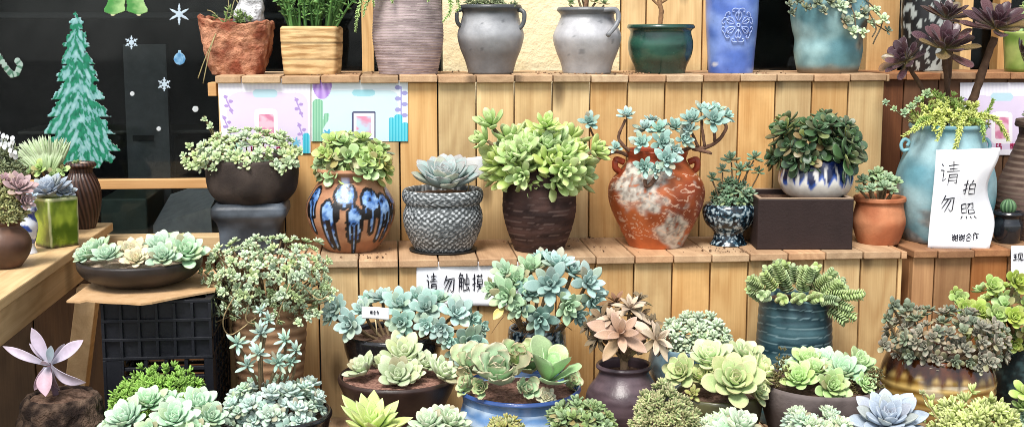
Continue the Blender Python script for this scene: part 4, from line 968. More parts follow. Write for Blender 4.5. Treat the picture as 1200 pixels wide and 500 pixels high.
def fn_crackle(th, z, zn, x, y):
    k = nz3(x * 11, y * 11, z * 11); c_ = mixc(C('#5f8f98', .85), C('#9cc2c4', .87), sm(-.5, .4, k))
    g_ = sm(.15, .6, nz3(x * 8 + 4, y * 8, z * 10) + max(0, x) * 7 - .1)
    c_ = mixc(c_, mixc(C('#5e5a50', .8), C('#9a927e', .8), sm(-.4, .4, nz3(x * 40, y * 40, z * 40))), g_)
    return (*mixc(C('#7a6c58', .8), c_, sm(.02, .12, zn)), .5)
T = P('blue-green crackled jar overgrown with grey rosettes, right of the blue cylinder pot', 971, YT, Z_TOP, [(40, -16), (44, 0), (45, 16), (42, 34), (39, 46), (39.5, 60), (36, 78), (34, 84)], fn_crackle, M_SATIN, seg=80, m=8, rfn=lambda th, t: 1 + .008 * nz(math.sin(th) * 2, math.cos(th) * 2, t * 5))
for x, y, s, dy in ((925, 6, 16, -.06), (935, 2, 20, -.08), (945, 10, 18, -.1), (958, 4, 22, -.1), (972, 2, 24, -.1), (985, 8, 22, -.1), (995, 2, 22, -.09), (1005, 8, 20, -.07), (950, -6, 20, -.08), (980, -8, 24, -.08), (1010, -2, 22, -.05), (966, 14, 16, -.105), (990, 26, 24, -.11), (1000, 38, 20, -.1), (1003, 20, 18, -.09), (1026, 12, 18, -.06), (1036, 23, 20, -.06), (1040, 36, 15, -.06), (1022, 28, 14, -.06), (1012, 38, 16, -.08), (928, 16, 14, -.06), (1012, 16, 22, -.07)):
    T.ros('grey_green' if (x + y) % 3 else 'ghost', x, y, s, dy, (T.r.uniform(-.4, .6), -1, .6), True, .0016)
for pth in ([(1005, -6, -.05), (1020, 5, -.06), (1034, 24, -.055), (1023, 52, -.06)], [(985, -6, -.08), (1000, 14, -.1), (1003, 40, -.1)], [(1008, -2, -.06), (1026, 30, -.07), (1022, 44, -.07)]): tube(T.stems, smooth_path([T.L(*q_) for q_ in pth], 6), .0018, (*C('#6d6250'), .8), 6, .3)
T.emit()
def fn_bw(th, z, zn, x, y):
    k = nz3(x * 60, y * 60, z * 35); return (*(C('#b8c0bc', .8) if k > .12 else C('#14161a', .8)), .5)
T = P('black pot mottled with white behind the black aeonium heads', 1086, 3.24, Z_TOP, [(30, -30), (30, -10), (29, 30), (26, 60), (22, 84)], fn_bw, M_GLAZE, seg=120, m=14)
T.dome(['grey_green'], 1056, 1116, -60, -28, 14, 22, 30).emit()
def fn_gg(th, z, zn, x, y): return (*mixc(C('#6f8f3a', .8), C('#a9b868', .85), sm(-.5, .5, nz3(x * 14, y * 14, z * 20))), .35)
T = P('olive green glazed pot with bright green leaves at the right edge of the top shelf', 1204, YT + .03, Z_TOP, [(27, 38), (27.5, 41), (26, 60), (24, 86)], fn_gg, M_GLAZE)
T.dome(['jade'], 1184, 1232, -10, 38, 16, 26, 36).emit()

# ---- middle shelf
YM = 2.875
def fn_slate(th, z, zn, x, y): return (*mixc(C('#2b3036', .85), C('#5c646e', .85), sm(-.5, .6, nz3(x * 14, y * 14, z * 14))), .5)
PD = Pot('square_pedestal_pot', 'square slate-blue pot used as a pedestal under the dark bowl of trailing sedum', 'pot', 295, YM + .02, Z_MID, [(43, 240), (43, 247), (38, 254), (35, 264), (35, 285)], fn_slate, M_SATIN, seg=96, m=6, sq=9, rot=math.radians(6), wall=.034, soilmat=False)
def fn_dk(a, b, rough=.75, s=18):
    return lambda th, z, zn, x, y: (*mixc(C(a, .85), C(b, .85), sm(-.6, .6, nz3(x * s, y * s, z * s))), rough)
T = P('dark brown bowl full of pale trailing sedum, standing on the square slate pedestal', 296, YM + .02, Z_MID + PD.zt + .003, [(53, 186), (54, 190), (53.5, 208), (50, 224), (40, 236), (31, 240)], fn_dk('#2e2623', '#4d423c'), M_CLAY)
T.dome(['pale_sedum', 'pale_sedum', 'ghost'], 226, 356, 143, 196, 105, 14, 21, up=.4)
for x, y, s, dy in ((218, 190, 15, -.05), (224, 196, 17, -.06), (232, 192, 18, -.08), (228, 182, 16, -.05), (215, 182, 12, -.03), (240, 186, 18, -.09), (337, 192, 20, -.1), (333, 200, 15, -.1), (340, 182, 18, -.08), (247, 148, 12, 0), (240, 140, 10, 0), (352, 178, 16, -.04), (222, 172, 14, -.03)): T.ros('pale_sedum', x, y, s, dy, (T.r.uniform(-.6, .2), -1, .6), True, .0014)
tube(T.stems, smooth_path([T.L(258, 175), T.L(247, 150), T.L(239, 136)], 4), .0014, (*G_('#8f8a60'), .7), 5)
T.emit()

# drip glazed jar: blue drips with dark outlines on bare clay
DR = [(-.95, .80, .20, .30, .48), (-.42, .66, .16, .22, .3), (-.02, .86, .3, .52, .6), (.2, .6, .16, .14, .2), (.62, .78, .26, .32, .4), (1.0, .72, .2, .3, .25), (1.5, .8, .3, .4, .5), (2.2, .75, .3, .3, .4), (2.9, .8, .35, .4, .5), (-1.6, .82, .3, .4, .5), (-2.3, .75, .3, .35, .4)]
def drip_d(th, zn):
    d = 1
    for i, (t0, z0, wd, z1, z2) in enumerate(DR):
        dx = abs((th - t0 + math.pi) % (2 * math.pi) - math.pi)
        e = math.hypot(dx / wd, (zn - (z0 - .12)) / .13) - 1; d = min(d, e * .14)
        for k in range(3):
            x0 = t0 + (k - 1) * wd * .62; w_ = .055 + .02 * ((i + k) % 2); zb_ = z0 - .12 - (z0 - z1) * (.4 + .6 * ((i * 3 + k * 2) % 4) / 3)
            ddx = abs((th - x0 + math.pi) % (2 * math.pi) - math.pi); zz = min(max(zn, zb_), z0 - .08)
            d = min(d, math.hypot(ddx * .55, zn - zz) - w_ * .55)
    return d
def fn_drip(th, z, zn, x, y):
    th = (th + math.pi) % (2 * math.pi) - math.pi
    d = drip_d(th, zn + .015 * nz(th * 6, zn * 8)) + .008 * nz(th * 14, zn * 14, 3); k = nz3(x * 60, y * 60, z * 60)
    if d < -.026: return (*(mixc(C('#3f6cb0', .85), C('#9cc0ea', .88), sm(-.4, .5, k)) if k > -.42 else C('#1c2740')), .25)
    if d < .014: return (*C('#1d1a1c', .9), .3)
    return (*mixc(C('#9c6a4c', .85), C('#c08e6a', .85), sm(-.6, .6, nz3(x * 14, y * 14, z * 30))), .7)
T = P('round clay jar with blue glaze drips outlined in black, full of green rosettes', 411, YM, Z_MID, [(40, 197), (40, 200), (34, 207), (41, 218), (51, 236), (51, 252), (44, 270), (34, 284), (27, 291)], fn_drip, M_SATIN, seg=190, m=14)
T.dome(['jade'] * 6 + ['jade_red'], 359, 470, 142, 204, 46, 28, 40, up=.25).emit()

def fn_scale(th, z, zn, x, y):
    s = th * 26 + 40 * zn * .0; row = zn * 22 + .5 * nz(th * 6, zn * 5); k = math.sin(th * 34 + (int(row) % 2) * math.pi + 2 * nz(th * 5, zn * 9)) * math.sin(row * 2 * math.pi)
    k += 1.2 * nz(th * 16, zn * 24) + .6 * nz(th * 40, zn * 50); c_ = mixc(C('#4b5052', .85), C('#cdd2d4', .88), sm(-.1, .9, k + .25 * nz3(x * 9, y * 9, z * 9)))
    return (*c_, .6)
T = P('grey pot carved in a scaly pattern holding one big grey-blue rosette', 519, YM - .02, Z_MID + .004, [(46, 222), (47.5, 228), (46, 235), (43, 240), (46, 250), (45.5, 264), (40, 280), (33, 293)], fn_scale, M_SATIN, seg=200, m=14,
      rfn=lambda th, t: 1 + .012 * math.sin(th * 34 + (int(t * 26) % 2) * math.pi) * math.sin(t * 26 * 2 * math.pi))
T.ros('grey_echeveria', 521, 218, 74, -.01, (0, -.45, 1)).emit()
mb = MB(); V = []; 
for i in range(9):
    for j in range(40):
        rr = [0, .07, .075, .078, .078, .074, .06, .03, 0][i]; zz = [0, 0, .001, .0025, .0035, .0035, .003, .003, .003][i]; V.append((rr * math.sin(j * math.pi / 20), -rr * math.cos(j * math.pi / 20), zz - .004))
mb.add(V, gridq(9, 40, True), (*C('#23211f'), .5)); mb.build('saucer', M_SATIN, T.root)
S_ = Spot(553, YM + .03, Z_MID, 200)
def card(label, x0, y0, x1, y1, Y, fnc=white, tilt=0, writing_=None, stick=None):
    q = quad(x0, y0, x1, y1, Y); 
    if tilt: q[0].z -= tilt; q[3].z -= tilt
    o = sheet(q, 8, 8, fnc, M_PAPER, 'paper_tag', off=lambda u, v: (0, .004 * math.sin(u * 3), 0), th=.0008); tag(o, label, 'tag')
    if stick: mb = MB(); tube(mb, stick, .0012, (*C('#c9b48c'), .7), 6); mb.build('stick', M_FOL, o)
    return q, o
card('blank white paper tag stuck behind the big grey-blue rosette', 541, 183, 567, 207, YM + .015, tilt=.006, stick=[wY(550, 205, YM + .018), wY(548, 228, YM + .018)])

def fn_brown(th, z, zn, x, y):
    s = zn * 13 + .3 * nz(th * 1.5, zn * 14); ln = abs((s % 1) - .5) > .455 and nz(th * 3, int(s)) > -.25
    return (*(C('#6a5650', .8) if ln else mixc(C('#2e1d1a', .85), C('#4e3630', .85), sm(-.5, .6, nz3(x * 16, y * 16, z * 50)))), .7)
T = P('tall dark brown pot with scratched rings and a mass of bright green rosettes', 632, YM - .03, Z_MID, [(42, 198), (42, 204), (42.5, 226), (43, 250), (38, 274), (31, 294), (29, 300)], fn_brown, M_CLAY, seg=100, m=14, rfn=lambda th, t: 1 + .004 * math.sin(t * 13 * 6.283))
T.dome(['lime_pachy'], 554, 706, 131, 216, 40, 42, 60, up=.55, yc=196, ry=.085, fill=.6)
for x, y, s, dy, n_ in ((577, 148, 46, -.03, (-.4, -.5, 1)), (570, 165, 40, -.05, (-1, -.5, .4)), (612, 205, 40, -.1, (-.2, -1, -.1)), (660, 200, 40, -.1, (.3, -1, .1)), (694, 178, 44, -.04, (.8, -.5, .5)), (640, 150, 44, -.06, (.1, -.6, 1))): T.ros('lime_pachy', x, y, s, dy, n_, True, .004)
T.emit()

def fn_orange(th, z, zn, x, y):
    k = nz3(x * 9 + 3, y * 9, z * 9); c_ = mixc(C('#7c3116', .9), C('#bd6434', .9), sm(-.6, .5, k))
    st_ = nz3(x * 10 - z * 14, y * 10, z * 26 + x * 12); fl = nz3(x * 70, y * 70, z * 70)
    tw = (th + math.pi) % (2 * math.pi) - math.pi; ash = sm(.0, .35, nz3(x * 14 + 9, y * 14, z * 12 + 2) * .7 + .3 * st_ + 1.1 * math.exp(-((tw + .75) / .45) ** 2 - ((zn - .5 + .25 * tw) / .22) ** 2) + .8 * math.exp(-((tw - .35) / .5) ** 2 - ((zn - .22) / .12) ** 2) + .7 * math.exp(-(tw / .5) ** 2 - ((zn - .78) / .1) ** 2) - .12) * sm(-.5, .1, fl + .35)
    c_ = mixc(c_, mixc(C('#8d8a82', .85), C('#d9d4c8', .85), sm(-.5, .5, fl)), ash * .9)
    if abs(((st_ * 2.2) % 1) - .5) < .07 and .1 < zn < .8 and fl > -.3: c_ = mixc(c_, C('#e2bda2', .9), .7)
    return (*mixc(c_, C('#a5472a', .9), sm(.86, .9, zn)), .45)
T = P('round orange ash-glazed vase with blue-green rosettes on crooked woody branches', 769, YM, Z_MID, [(37, 176), (36, 180), (34.5, 188), (42, 199), (53, 213), (56.5, 228), (53, 247), (43, 270), (35, 286), (32, 293)], fn_orange, M_SATIN, seg=230, m=18)
for sx in (-1, 1):
    T.handle([T.L(769 + sx * 38, 190, -.01), T.L(769 + sx * 47, 187, -.015), T.L(769 + sx * 48, 196, -.015), T.L(769 + sx * 43, 201, -.01)], .0075, (*C('#a3452a', .9), .4), 'lug')
W_ = (*C('#6d5142'), .85)
def branch(T, pts, r0, r1, c_=W_):
    p = smooth_path([T.L(*q_) for q_ in pts], 5); tube(T.stems, p, [r0 + (r1 - r0) * i / (len(p) - 1) for i in range(len(p))], c_, 8, .35)
branch(T, [(745, 182, -.02), (732, 172, -.03), (725, 160, -.03), (733, 140, -.03)], .0048, .0032)
branch(T, [(742, 184, -.01), (722, 178, -.01), (706, 184, .0), (692, 190, 0)], .005, .003); branch(T, [(722, 178, -.01), (700, 165, 0), (690, 148, 0)], .003, .0025)
branch(T, [(785, 185, -.02), (806, 174, -.04), (826, 173, -.05), (842, 164, -.05), (851, 150, -.05), (846, 140, -.05)], .005, .0036)
branch(T, [(812, 174, -.04), (828, 178, -.06), (834, 180, -.06)], .0048, .003); branch(T, [(826, 172, -.05), (823, 152, -.05), (822, 138, -.05)], .0038, .003); branch(T, [(818, 172, -.05), (811, 156, -.05), (808, 146, -.05)], .0038, .003); branch(T, [(838, 166, -.05), (837, 152, -.06), (838, 142, -.06)], .004, .003)
branch(T, [(768, 185, -.04), (772, 198, -.08), (764, 214, -.105), (757, 218, -.11), (756, 210, -.11)], .0055, .004)
for x, y, s, dy, n_ in ((691, 144, 34, 0, (-.2, -.9, .6)), (734, 136, 32, -.03, (0, -.5, 1)), (722, 173, 20, -.03, (-.3, -.8, .5)), (756, 152, 36, -.03, (-.2, -.6, 1)), (772, 153, 38, -.04, (0, -.7, .8)), (790, 150, 34, -.02, (.2, -.5, 1)), (752, 168, 32, -.06, (-.4, -.9, .4)), (776, 168, 36, -.08, (.1, -1, .4)), (800, 164, 32, -.06, (.5, -.9, .5)), (790, 176, 26, -.08, (.3, -1, .2)), (781, 188, 44, -.11, (.1, -1, .45)), (755, 196, 32, -.11, (-.4, -1, .2)), (769, 198, 26, -.12, (0, -1, .1)), (811, 142, 38, -.05, (-.3, -.6, .9)), (823, 131, 34, -.03, (0, -.4, 1)), (838, 130, 32, -.02, (.2, -.4, 1)), (836, 142, 40, -.07, (.1, -.9, .7)), (850, 136, 28, -.04, (.6, -.5, .8)), (808, 152, 28, -.06, (-.5, -.8, .4)), (764, 142, 26, 0, (0, -.3, 1))):
    T.ros('blue_star', x, y, s * .92, dy, n_)
T.emit()

def fn_speck(th, z, zn, x, y):
    k = nz3(x * 125, y * 125, z * 125); return (*mixc(mixc(C('#0c151c'), C('#274658'), sm(-.3, .2, k)), C('#b4c6cc', .85), sm(.16, .36, k)), .2)
T = P('small black-blue speckled goblet pot with thin dark green whorls', 854, YM, Z_MID, [(29, 239), (31, 243), (31, 252), (27, 264), (19, 273), (17, 278), (19, 286), (22, 291)], fn_speck, M_GLAZE, seg=200, m=18)
T.dome(['small_dark'], 829, 890, 200, 243, 30, 18, 26, stem=1)
for x, y, s in ((857, 188, 30), (884, 186, 26), (835, 210, 24), (847, 200, 24), (868, 200, 24), (889, 202, 20), (876, 196, 20)): T.ros('small_dark', x, y, s, T.r.uniform(-.02, .02), (T.r.uniform(-.3, .3), -.3, 1), True, .002)
T.emit(stem_col=1)

# planter box with the white and blue bowl
S_ = Spot(944, YM, Z_MID, 250); x0, x1 = S_.L(888, 240, -.1).x, S_.L(1000, 240, -.1).x; zt_ = S_.L(944, 233, -.1).z
bxr = empty('planter_box', 'dark brown rectangular planter box under the white and blue bowl', 'planter', S_.loc, -PHI)
m = MB(); BC = (*C('#2f211f', .85), .6)
y0, y1, t_ = -.105, .085, .011
box(m, (x0, y0, 0), (x1, y0 + t_, zt_), BC); box(m, (x0, y1 - t_, 0), (x1, y1, zt_), BC); box(m, (x0, y0 + t_, 0), (x0 + t_, y1 - t_, zt_), BC); box(m, (x1 - t_, y0 + t_, 0), (x1, y1 - t_, zt_), BC)
bevel(m.build('box_wall', M_CLAY, bxr), .0025)
m = MB(); RC = (*C('#b49a82', .85), .7); e = .0012
for a, b in (((x0 + e, y0 + e, zt_ + .0005), (x1 - e, y0 + t_ - e, zt_ + .0025)), ((x0 + e, y1 - t_ + e, zt_ + .0005), (x1 - e, y1 - e, zt_ + .0025)), ((x0 + e, y0 + t_, zt_ + .0005), (x0 + t_ - e, y1 - t_, zt_ + .0025)), ((x1 - t_ + e, y0 + t_, zt_ + .0005), (x1 - e, y1 - t_, zt_ + .0025))): box(m, a, b, RC)
m.build('rim', M_CLAY, bxr)
m = MB(); box(m, (x0 + t_ + .001, y0 + t_ + .001, zt_ - .03), (x1 - t_ - .001, y1 - t_ - .001, zt_ - .011), (.1, .08, .07, .9)); m.build('soil', M_SOIL, bxr)
def fn_bluewhite(th, z, zn, x, y):
    k = math.sin(th * 13 + 1.6 * nz(th * 3, 1)); e_ = .25 + .3 * (1 - abs(k)) ** .6 + .18 * nz(th * 7, 3)
    c_ = mixc(C('#e4e2dc', .88), C('#b8a98e', .85), sm(.5, .1, zn) * .55 * (.6 + .8 * abs(nz3(x * 40, y * 40, z * 70))))
    e_ = .58 - .36 * (.5 + .5 * math.sin(th * 15 + 1.5 * nz(th * 2.5, 1))) ** .7 * (.7 + .5 * nz(th * 4, 9)); wl = sm(.55, .8, math.sin(th * 23 + 2 * nz(th * 4, zn * 2))) * sm(1.0, .7, zn)
    b_ = sm(-.03, .07, zn - e_) * (1 - .85 * wl); c_ = mixc(c_, mixc(C('#3c62b8', .85), C('#0e1b44', .85), sm(.02, .2, zn - e_)), b_)
    return (*c_, .22)
T = P('white round bowl with dark blue streaks and dark green rosettes, on the planter box', 956, YM, Z_MID + zt_ - .0105, [(38, 187), (41, 195), (43, 206), (42, 216), (36, 227), (26, 233)], fn_bluewhite, M_GLAZE, seg=170, m=12, rfn=lambda th, t: 1 + .008 * math.sin(th * 13))
T.dome(['dark_jade'], 892, 1014, 114, 202, 50, 34, 52, up=.35, yc=176, ry=.085, fill=.58, lump=.3).emit()

T = P('small round terracotta pot with green rosettes, beside the planter box', 1030, YM - .02, Z_MID, [(30, 231), (30, 235), (27, 238), (29, 250), (30.5, 262), (27, 277), (23, 288)], fn_dk('#b06844', '#d08c64'), M_CLAY, m=8, soilmat=M_GRIT)
for x, y, s, dy in ((1012, 212, 20, -.02), (1009, 222, 18, -.04), (1028, 204, 24, 0), (1040, 210, 24, -.02), (1050, 214, 20, -.01), (1036, 220, 24, -.05), (1020, 221, 18, -.05), (1046, 224, 18, -.05), (1022, 210, 20, .02), (1032, 212, 22, -.03)): T.ros('terracotta_green', x, y, s, dy, (T.r.uniform(-.3, .3), -.55, .9), True, .003)
T.emit()

# amphora at the right with black aeonium, sedum and paper note
def fn_amph(th, z, zn, x, y):
    k = nz3(x * 8, y * 8, z * 10); c_ = mixc(C('#699caa', .87), C('#a2c4ca', .88), sm(-.5, .5, k))
    g_ = sm(.1, .55, nz3(x * 12 + 5, y * 12, z * 14) + .9 * (.35 - zn) - .9 * x); c_ = mixc(c_, mixc(C('#6f7070', .85), C('#a4a09a', .85), sm(-.5, .5, nz3(x * 60, y * 60, z * 60))), g_ * .85)
    return (*mixc(C('#6d5f55', .8), c_, sm(.0, .06, zn)), .45)
T = P('large pale blue amphora with black aeonium heads and yellow trailing sedum', 1108, YM + .01, Z_MID, [(44, 146), (44, 149), (41.5, 154), (43, 165), (50, 186), (56, 208), (57, 228), (54, 252), (48, 274), (45, 284)], fn_amph, M_SATIN, seg=110, m=10, rfn=lambda th, t: 1 + .004 * nz(math.sin(th) * 3, math.cos(th) * 3, t * 8))
for sx in (-1, 1):
    T.handle([T.L(1108 + sx * q_, y, -.01) for q_, y in ((43, 175), (50, 176), (52, 169), (48, 163), (43, 166), (45, 171))], .0042, (*C('#8cc0cc', .88), .4), 'scroll_handle')
AC = (*C('#5c4638'), .85)
branch(T, [(1128, 148, 0), (1142, 112, -.01), (1154, 75, -.02), (1166, 44, -.03)], .0105, .0085, AC); branch(T, [(1108, 148, .02), (1110, 110, .01), (1107, 70, -.01)], .007, .006, AC); branch(T, [(1090, 148, .02), (1083, 110, .02), (1066, 80, .0)], .0065, .005, AC); branch(T, [(1100, 148, .03), (1112, 90, .04), (1112, 30, .05)], .006, .005, AC)
for x, y, s, dy, n_ in ((1062, 72, 66, -.01, (-.75, -.55, .7)), (1107, 58, 88, -.04, (-.1, -.65, 1)), (1110, 22, 68, .05, (.1, -.3, 1)), (1167, 34, 98, -.05, (.05, -.55, 1)), (1196, 62, 40, -.0, (.8, -.4, .4))): T.ros('black_aeonium', x, y, s, dy, n_)
YL = leafset('#a3b347', '#ccd872', '#f0efb8'); YG_ = leafset('#6f9440', '#9dbb60', '#c4d488')
mb = MB(); leaf_cloud(mb, spread_pts(T, 1062, 1152, 118, 152, 150, fill=.6), 9, .0115, YL, T.r); leaf_cloud(mb, spread_pts(T, 1070, 1130, 112, 150, 60, fill=.7), 9, .012, YG_, T.r); mb.build('foliage', M_FOL, T.root)
for pth, l_ in (([(1098, 138, -.05), (1085, 145, -.085), (1066, 155, -.09), (1058, 160, -.08)], YL), ([(1105, 138, -.05), (1104, 148, -.095), (1101, 158, -.1), (1098, 165, -.1)], YL), ([(1130, 134, -.05), (1126, 150, -.1), (1120, 172, -.108), (1113, 196, -.112)], YL), ([(1132, 132, -.05), (1124, 152, -.1), (1122, 165, -.108)], YL), ([(1138, 134, -.04), (1160, 136, -.07), (1174, 148, -.07), (1182, 165, -.07)], YL), ([(1135, 140, -.06), (1150, 144, -.085), (1153, 166, -.085)], YG_), ([(1142, 140, -.03), (1158, 130, -.03), (1164, 116, -.03)], YG_), ([(1095, 140, -.05), (1080, 140, -.08), (1072, 150, -.09)], YG_), ([(1150, 138, -.04), (1168, 141, -.05), (1178, 158, -.05)], YL), ([(1100, 138, -.06), (1110, 120, -.05), (1108, 114, -.05)], YL)): trail(T, pth, .0098, l_, 3.2, .7)
for x, y, s in ((1038, 120, 10), (1048, 128, 10), (1060, 132, 13), (1068, 126, 14), (1086, 110, 16), (1075, 118, 13)): T.ros('terracotta_green', x, y, s, -.04, (-.5, -.8, .5), True, .0012)
T.emit()
# paper note hanging on the amphora
ang0 = -.28
def note_pt(u, v):
    x = T.L(1097, 190, -.125).x + (T.L(1166, 190, -.125).x - T.L(1097, 190, -.125).x) * u
    zz0, zz1 = T.L(1120, 176, -.125).z, T.L(1120, 291, -.125).z; zz = zz0 + (zz1 - zz0) * v
    wob_ = .011 * math.sin(v * 8.5 + u * 1.5) * u ** 1.5 - .006 * v * (1 - u)
    return np.array((x + wob_ + .004 * v * (u - .5), -.127 + .02 * (u - .4) ** 2 * 2 - .012 * math.sin(v * 5.5 + u) * (.25 + u * .75) - .014 * u ** 3 * v ** 2, zz + .006 * u * (1 - v)))
V, K = [], []
for j in range(25):
    for i in range(15):
        V.append(note_pt(i / 14, j / 24)); K.append((*white(i / 14, j / 24), .6))
nt_ = MB().add(V, gridq(25, 15)[:, ::-1], K).build('paper_note', M_PAPER); nt_.location = T.S.loc; nt_.rotation_euler.z = -PHI; nt_.modifiers.new('thickness', 'SOLIDIFY').thickness = .0005
tag(nt_, 'white handwritten paper note hanging on the pale blue amphora', 'note')
writing([('请', .08, .12, .3, .23), ('勿', .14, .45, .24, .18), ('拍', .5, .31, .24, .15), ('照', .48, .54, .25, .17), ('谢', .35, .855, .095, .075), ('谢', .455, .855, .095, .075), ('合', .56, .85, .095, .075), ('作', .665, .84, .1, .08)], lambda u, v: note_pt(u, v) + np.array((0, -.0009, 0)), .0011, INK, nt_)
def fn_ring(th, z, zn, x, y):
    ln = abs(((zn * 20) % 1) - .5) > .34; return (*(C('#8f7a6c', .8) if ln else mixc(C('#4a3830', .85), C('#66524a', .85), sm(-.5, .5, nz3(x * 20, y * 20, z * 30)))), .75)
T = P('large brown ribbed jar cut off by the right edge of the picture', 1226, YM + .02, Z_MID, [(37, 141), (37, 148), (32, 155), (42, 190), (54, 225), (54, 255), (44, 286)], fn_ring, M_CLAY, m=24, rfn=lambda th, t: 1 + .008 * math.sin(t * 20 * 6.283))
T.dome(['grey_green'], 1190, 1262, 112, 141, 12, 24, 32).emit()
T = Pot('potted_cactus', 'small round green cactus in a glossy black pot between the note and the ribbed jar', 'potted cactus', 1181, YM - .05, Z_MID, [(17, 248), (18, 251), (14.5, 256), (17, 266), (15, 280), (12, 290)], lambda *a: (.012, .014, .018, .15), M_GLAZE)
V, K = [], []
for i in range(13):
    for j in range(60):
        ph = math.pi * i / 12; th = 2 * math.pi * j / 60; rr = .0165 * (1 + .12 * math.cos(th * 10)); V.append((rr * math.sin(ph) * math.sin(th) - .003, -rr * math.sin(ph) * math.cos(th) - .004, T.zt + .012 - .019 * math.cos(ph))); K.append((*mixc(C('#39583c', .8), C('#6f9468', .8), .5 + .5 * math.cos(th * 10)), .5))
MB().add(V, gridq(13, 60, True), K).build('cactus_body', M_FOL, T.root)

# ---- left bench
T = P('round brown pot of small green and reddish leaves at the left picture edge', 2, 2.73, Z_MID, [(22, 257), (23, 260), (21, 265), (29, 274), (33, 286), (30, 300), (20, 315)], fn_dk('#4a342a', '#6e5142', .45), M_SATIN)
mb = MB(); leaf_cloud(mb, spread_pts(T, -24, 28, 208, 258, 190, fill=.75), 7, .0125, leafset('#6d7448', '#98a06c', '#c3b896'), T.r); mb.build('foliage', M_FOL, T.root)
for x, y, s, n_ in ((22, 222, 40, (.5, -.5, .8)), (28, 236, 26, (.9, -.6, .4)), (8, 214, 30, (0, -.3, 1))): T.ros('mauve', x, y, s, -.01, n_, True)
T.emit()
def fn_porc(th, z, zn, x, y):
    k = nz3(x * 50, y * 50, z * 50); return (*mixc(C('#dfe5f0', .88), C('#3a55a4', .85), sm(.0, .25, k)), .2)
T = P('small white porcelain pot with blue pattern between the brown and green pots', 29, 2.9, Z_MID, [(15, 244), (15, 247), (12, 252), (15, 264), (12, 280), (10, 286), (13, 296)], fn_porc, M_GLAZE, seg=120, m=12)
T.ros('blue_echeveria', 31, 236, 30, 0, (.1, -.4, 1)).emit()
def fn_sqg(th, z, zn, x, y):
    k = nz3(x * 30, y * 30, z * 18); a = abs(((th - math.radians(49) + math.pi / 4) % (math.pi / 2)))
    c_ = mixc(C('#4e6a18', .88), C('#9cb23a', .9), sm(-.5, .5, k)); e_ = min(a, math.pi / 2 - a)
    c_ = mixc(c_, C('#d8dca8', .88), max(sm(.09, .02, e_ + .03 * nz(z * 60, a * 9)), sm(.94, .98, zn)) * .8); return (*mixc(C('#39301c', .8), c_, sm(.02, .09, zn + .04 * nz(th * 5, 1))), .25)
T = P('square mossy green glazed pot with a pale blue pointed rosette, on the bench', 65.5, 3.0, Z_MID, [(19, 231), (19.2, 234), (19, 260), (18, 289)], fn_sqg, M_GLAZE, seg=160, m=12, sq=16, rot=math.radians(49))
T.ros('blue_echeveria', 58, 226, 58, -.01, (-.25, -.35, 1)); T.ros('blue_echeveria', 74, 226, 34, .0, (.4, -.3, 1)); T.emit()
def fn_rib(th, z, zn, x, y): return (*mixc(C('#2c1c18', .85), C('#5c4136', .85), sm(-.8, .8, math.sin((th + zn * .8) * 24) + .5 * nz3(x * 20, y * 20, z * 20))), .35)
T = P('dark brown jar with slanting ribs at the far end of the bench', 96, 3.27, Z_MID, [(17, 191), (17.5, 194), (12.5, 199), (18, 210), (21, 222), (20, 240), (16, 254), (13, 262)], fn_rib, M_SATIN, seg=150, m=8, soilmat=M_GRIT, soil=.004, rfn=lambda th, t: 1 + (.03 * math.sin((th + t * .8) * 24) if .06 < t < .85 else 0))
for x, y, s in ((88, 192, 12), (92, 190, 9)): T.ros('small_leafy', x, y, s, -.02, (-.3, -.5, 1), True)
T.emit()
T = P('crested succulent like a pale green fan of fingers, behind the square green pot', 62, 3.14, Z_MID, [(20, 212), (20, 216), (18, 235), (14, 270)], fn_dk('#2e2420', '#4a3c34'), M_CLAY)
mb = MB(); r = T.r; base = T.L(60, 212, 0)
for i in range(150):
    a = -1.25 + 1.9 * i / 149; rw = r.uniform(-1, 1)
    b = base + Vector((.028 * a * .8, rw * .014 - .006, .015 + .012 * math.cos(a))); el = math.pi / 2 - a * .72 + r.uniform(-.1, .1)
    V, Q, K = leaf(W=.07, T=.06, um=.5, a=2, b=.6, base=.7, curve=-.25 * (1 if a > 0 else -1) * .3, cup=0, nu=7, nv=6, c0=G_('#7f9a5c'), c1=G_('#b4ca9a'), c2=G_('#e0e8d2'), tip=.6)
    V = (V * r.uniform(.062, .088)) @ rotm(0, el, r.uniform(-.5, .5)).T
    ca, sa = math.cos(rw * .35), math.sin(rw * .35); R = np.array([[1, 0, 0], [0, ca, -sa], [0, sa, ca]]); mb.add((V @ R.T) + np.array(b), Q, K)
mb.build('crest', M_FOL, T.root)
for x, y, s, n_ in ((48, 198, 26, (-.4, -.8, .6)), (62, 205, 22, (.2, -1, .4)), (36, 202, 20, (-.7, -.6, .6)), (74, 200, 18, (.5, -.8, .5))): T.ros('jade', x, y, s, -.05, n_, True)
T.emit()
T = P('bushy plant with fine leaves and round white leaves at the far left of the bench', 4, 3.1, Z_MID, [(20, 214), (20, 218), (19, 240), (14, 275)], fn_dk('#2e2420', '#4a3c34'), M_CLAY)
mb = MB(); leaf_cloud(mb, spread_pts(T, -24, 30, 166, 214, 200, fill=.6), 6, .014, leafset('#5a6a48', '#8c9a74', '#c0c4a8', W=.14, T=.1), T.r); mb.build('foliage', M_FOL, T.root)
mb = MB(); r = T.r
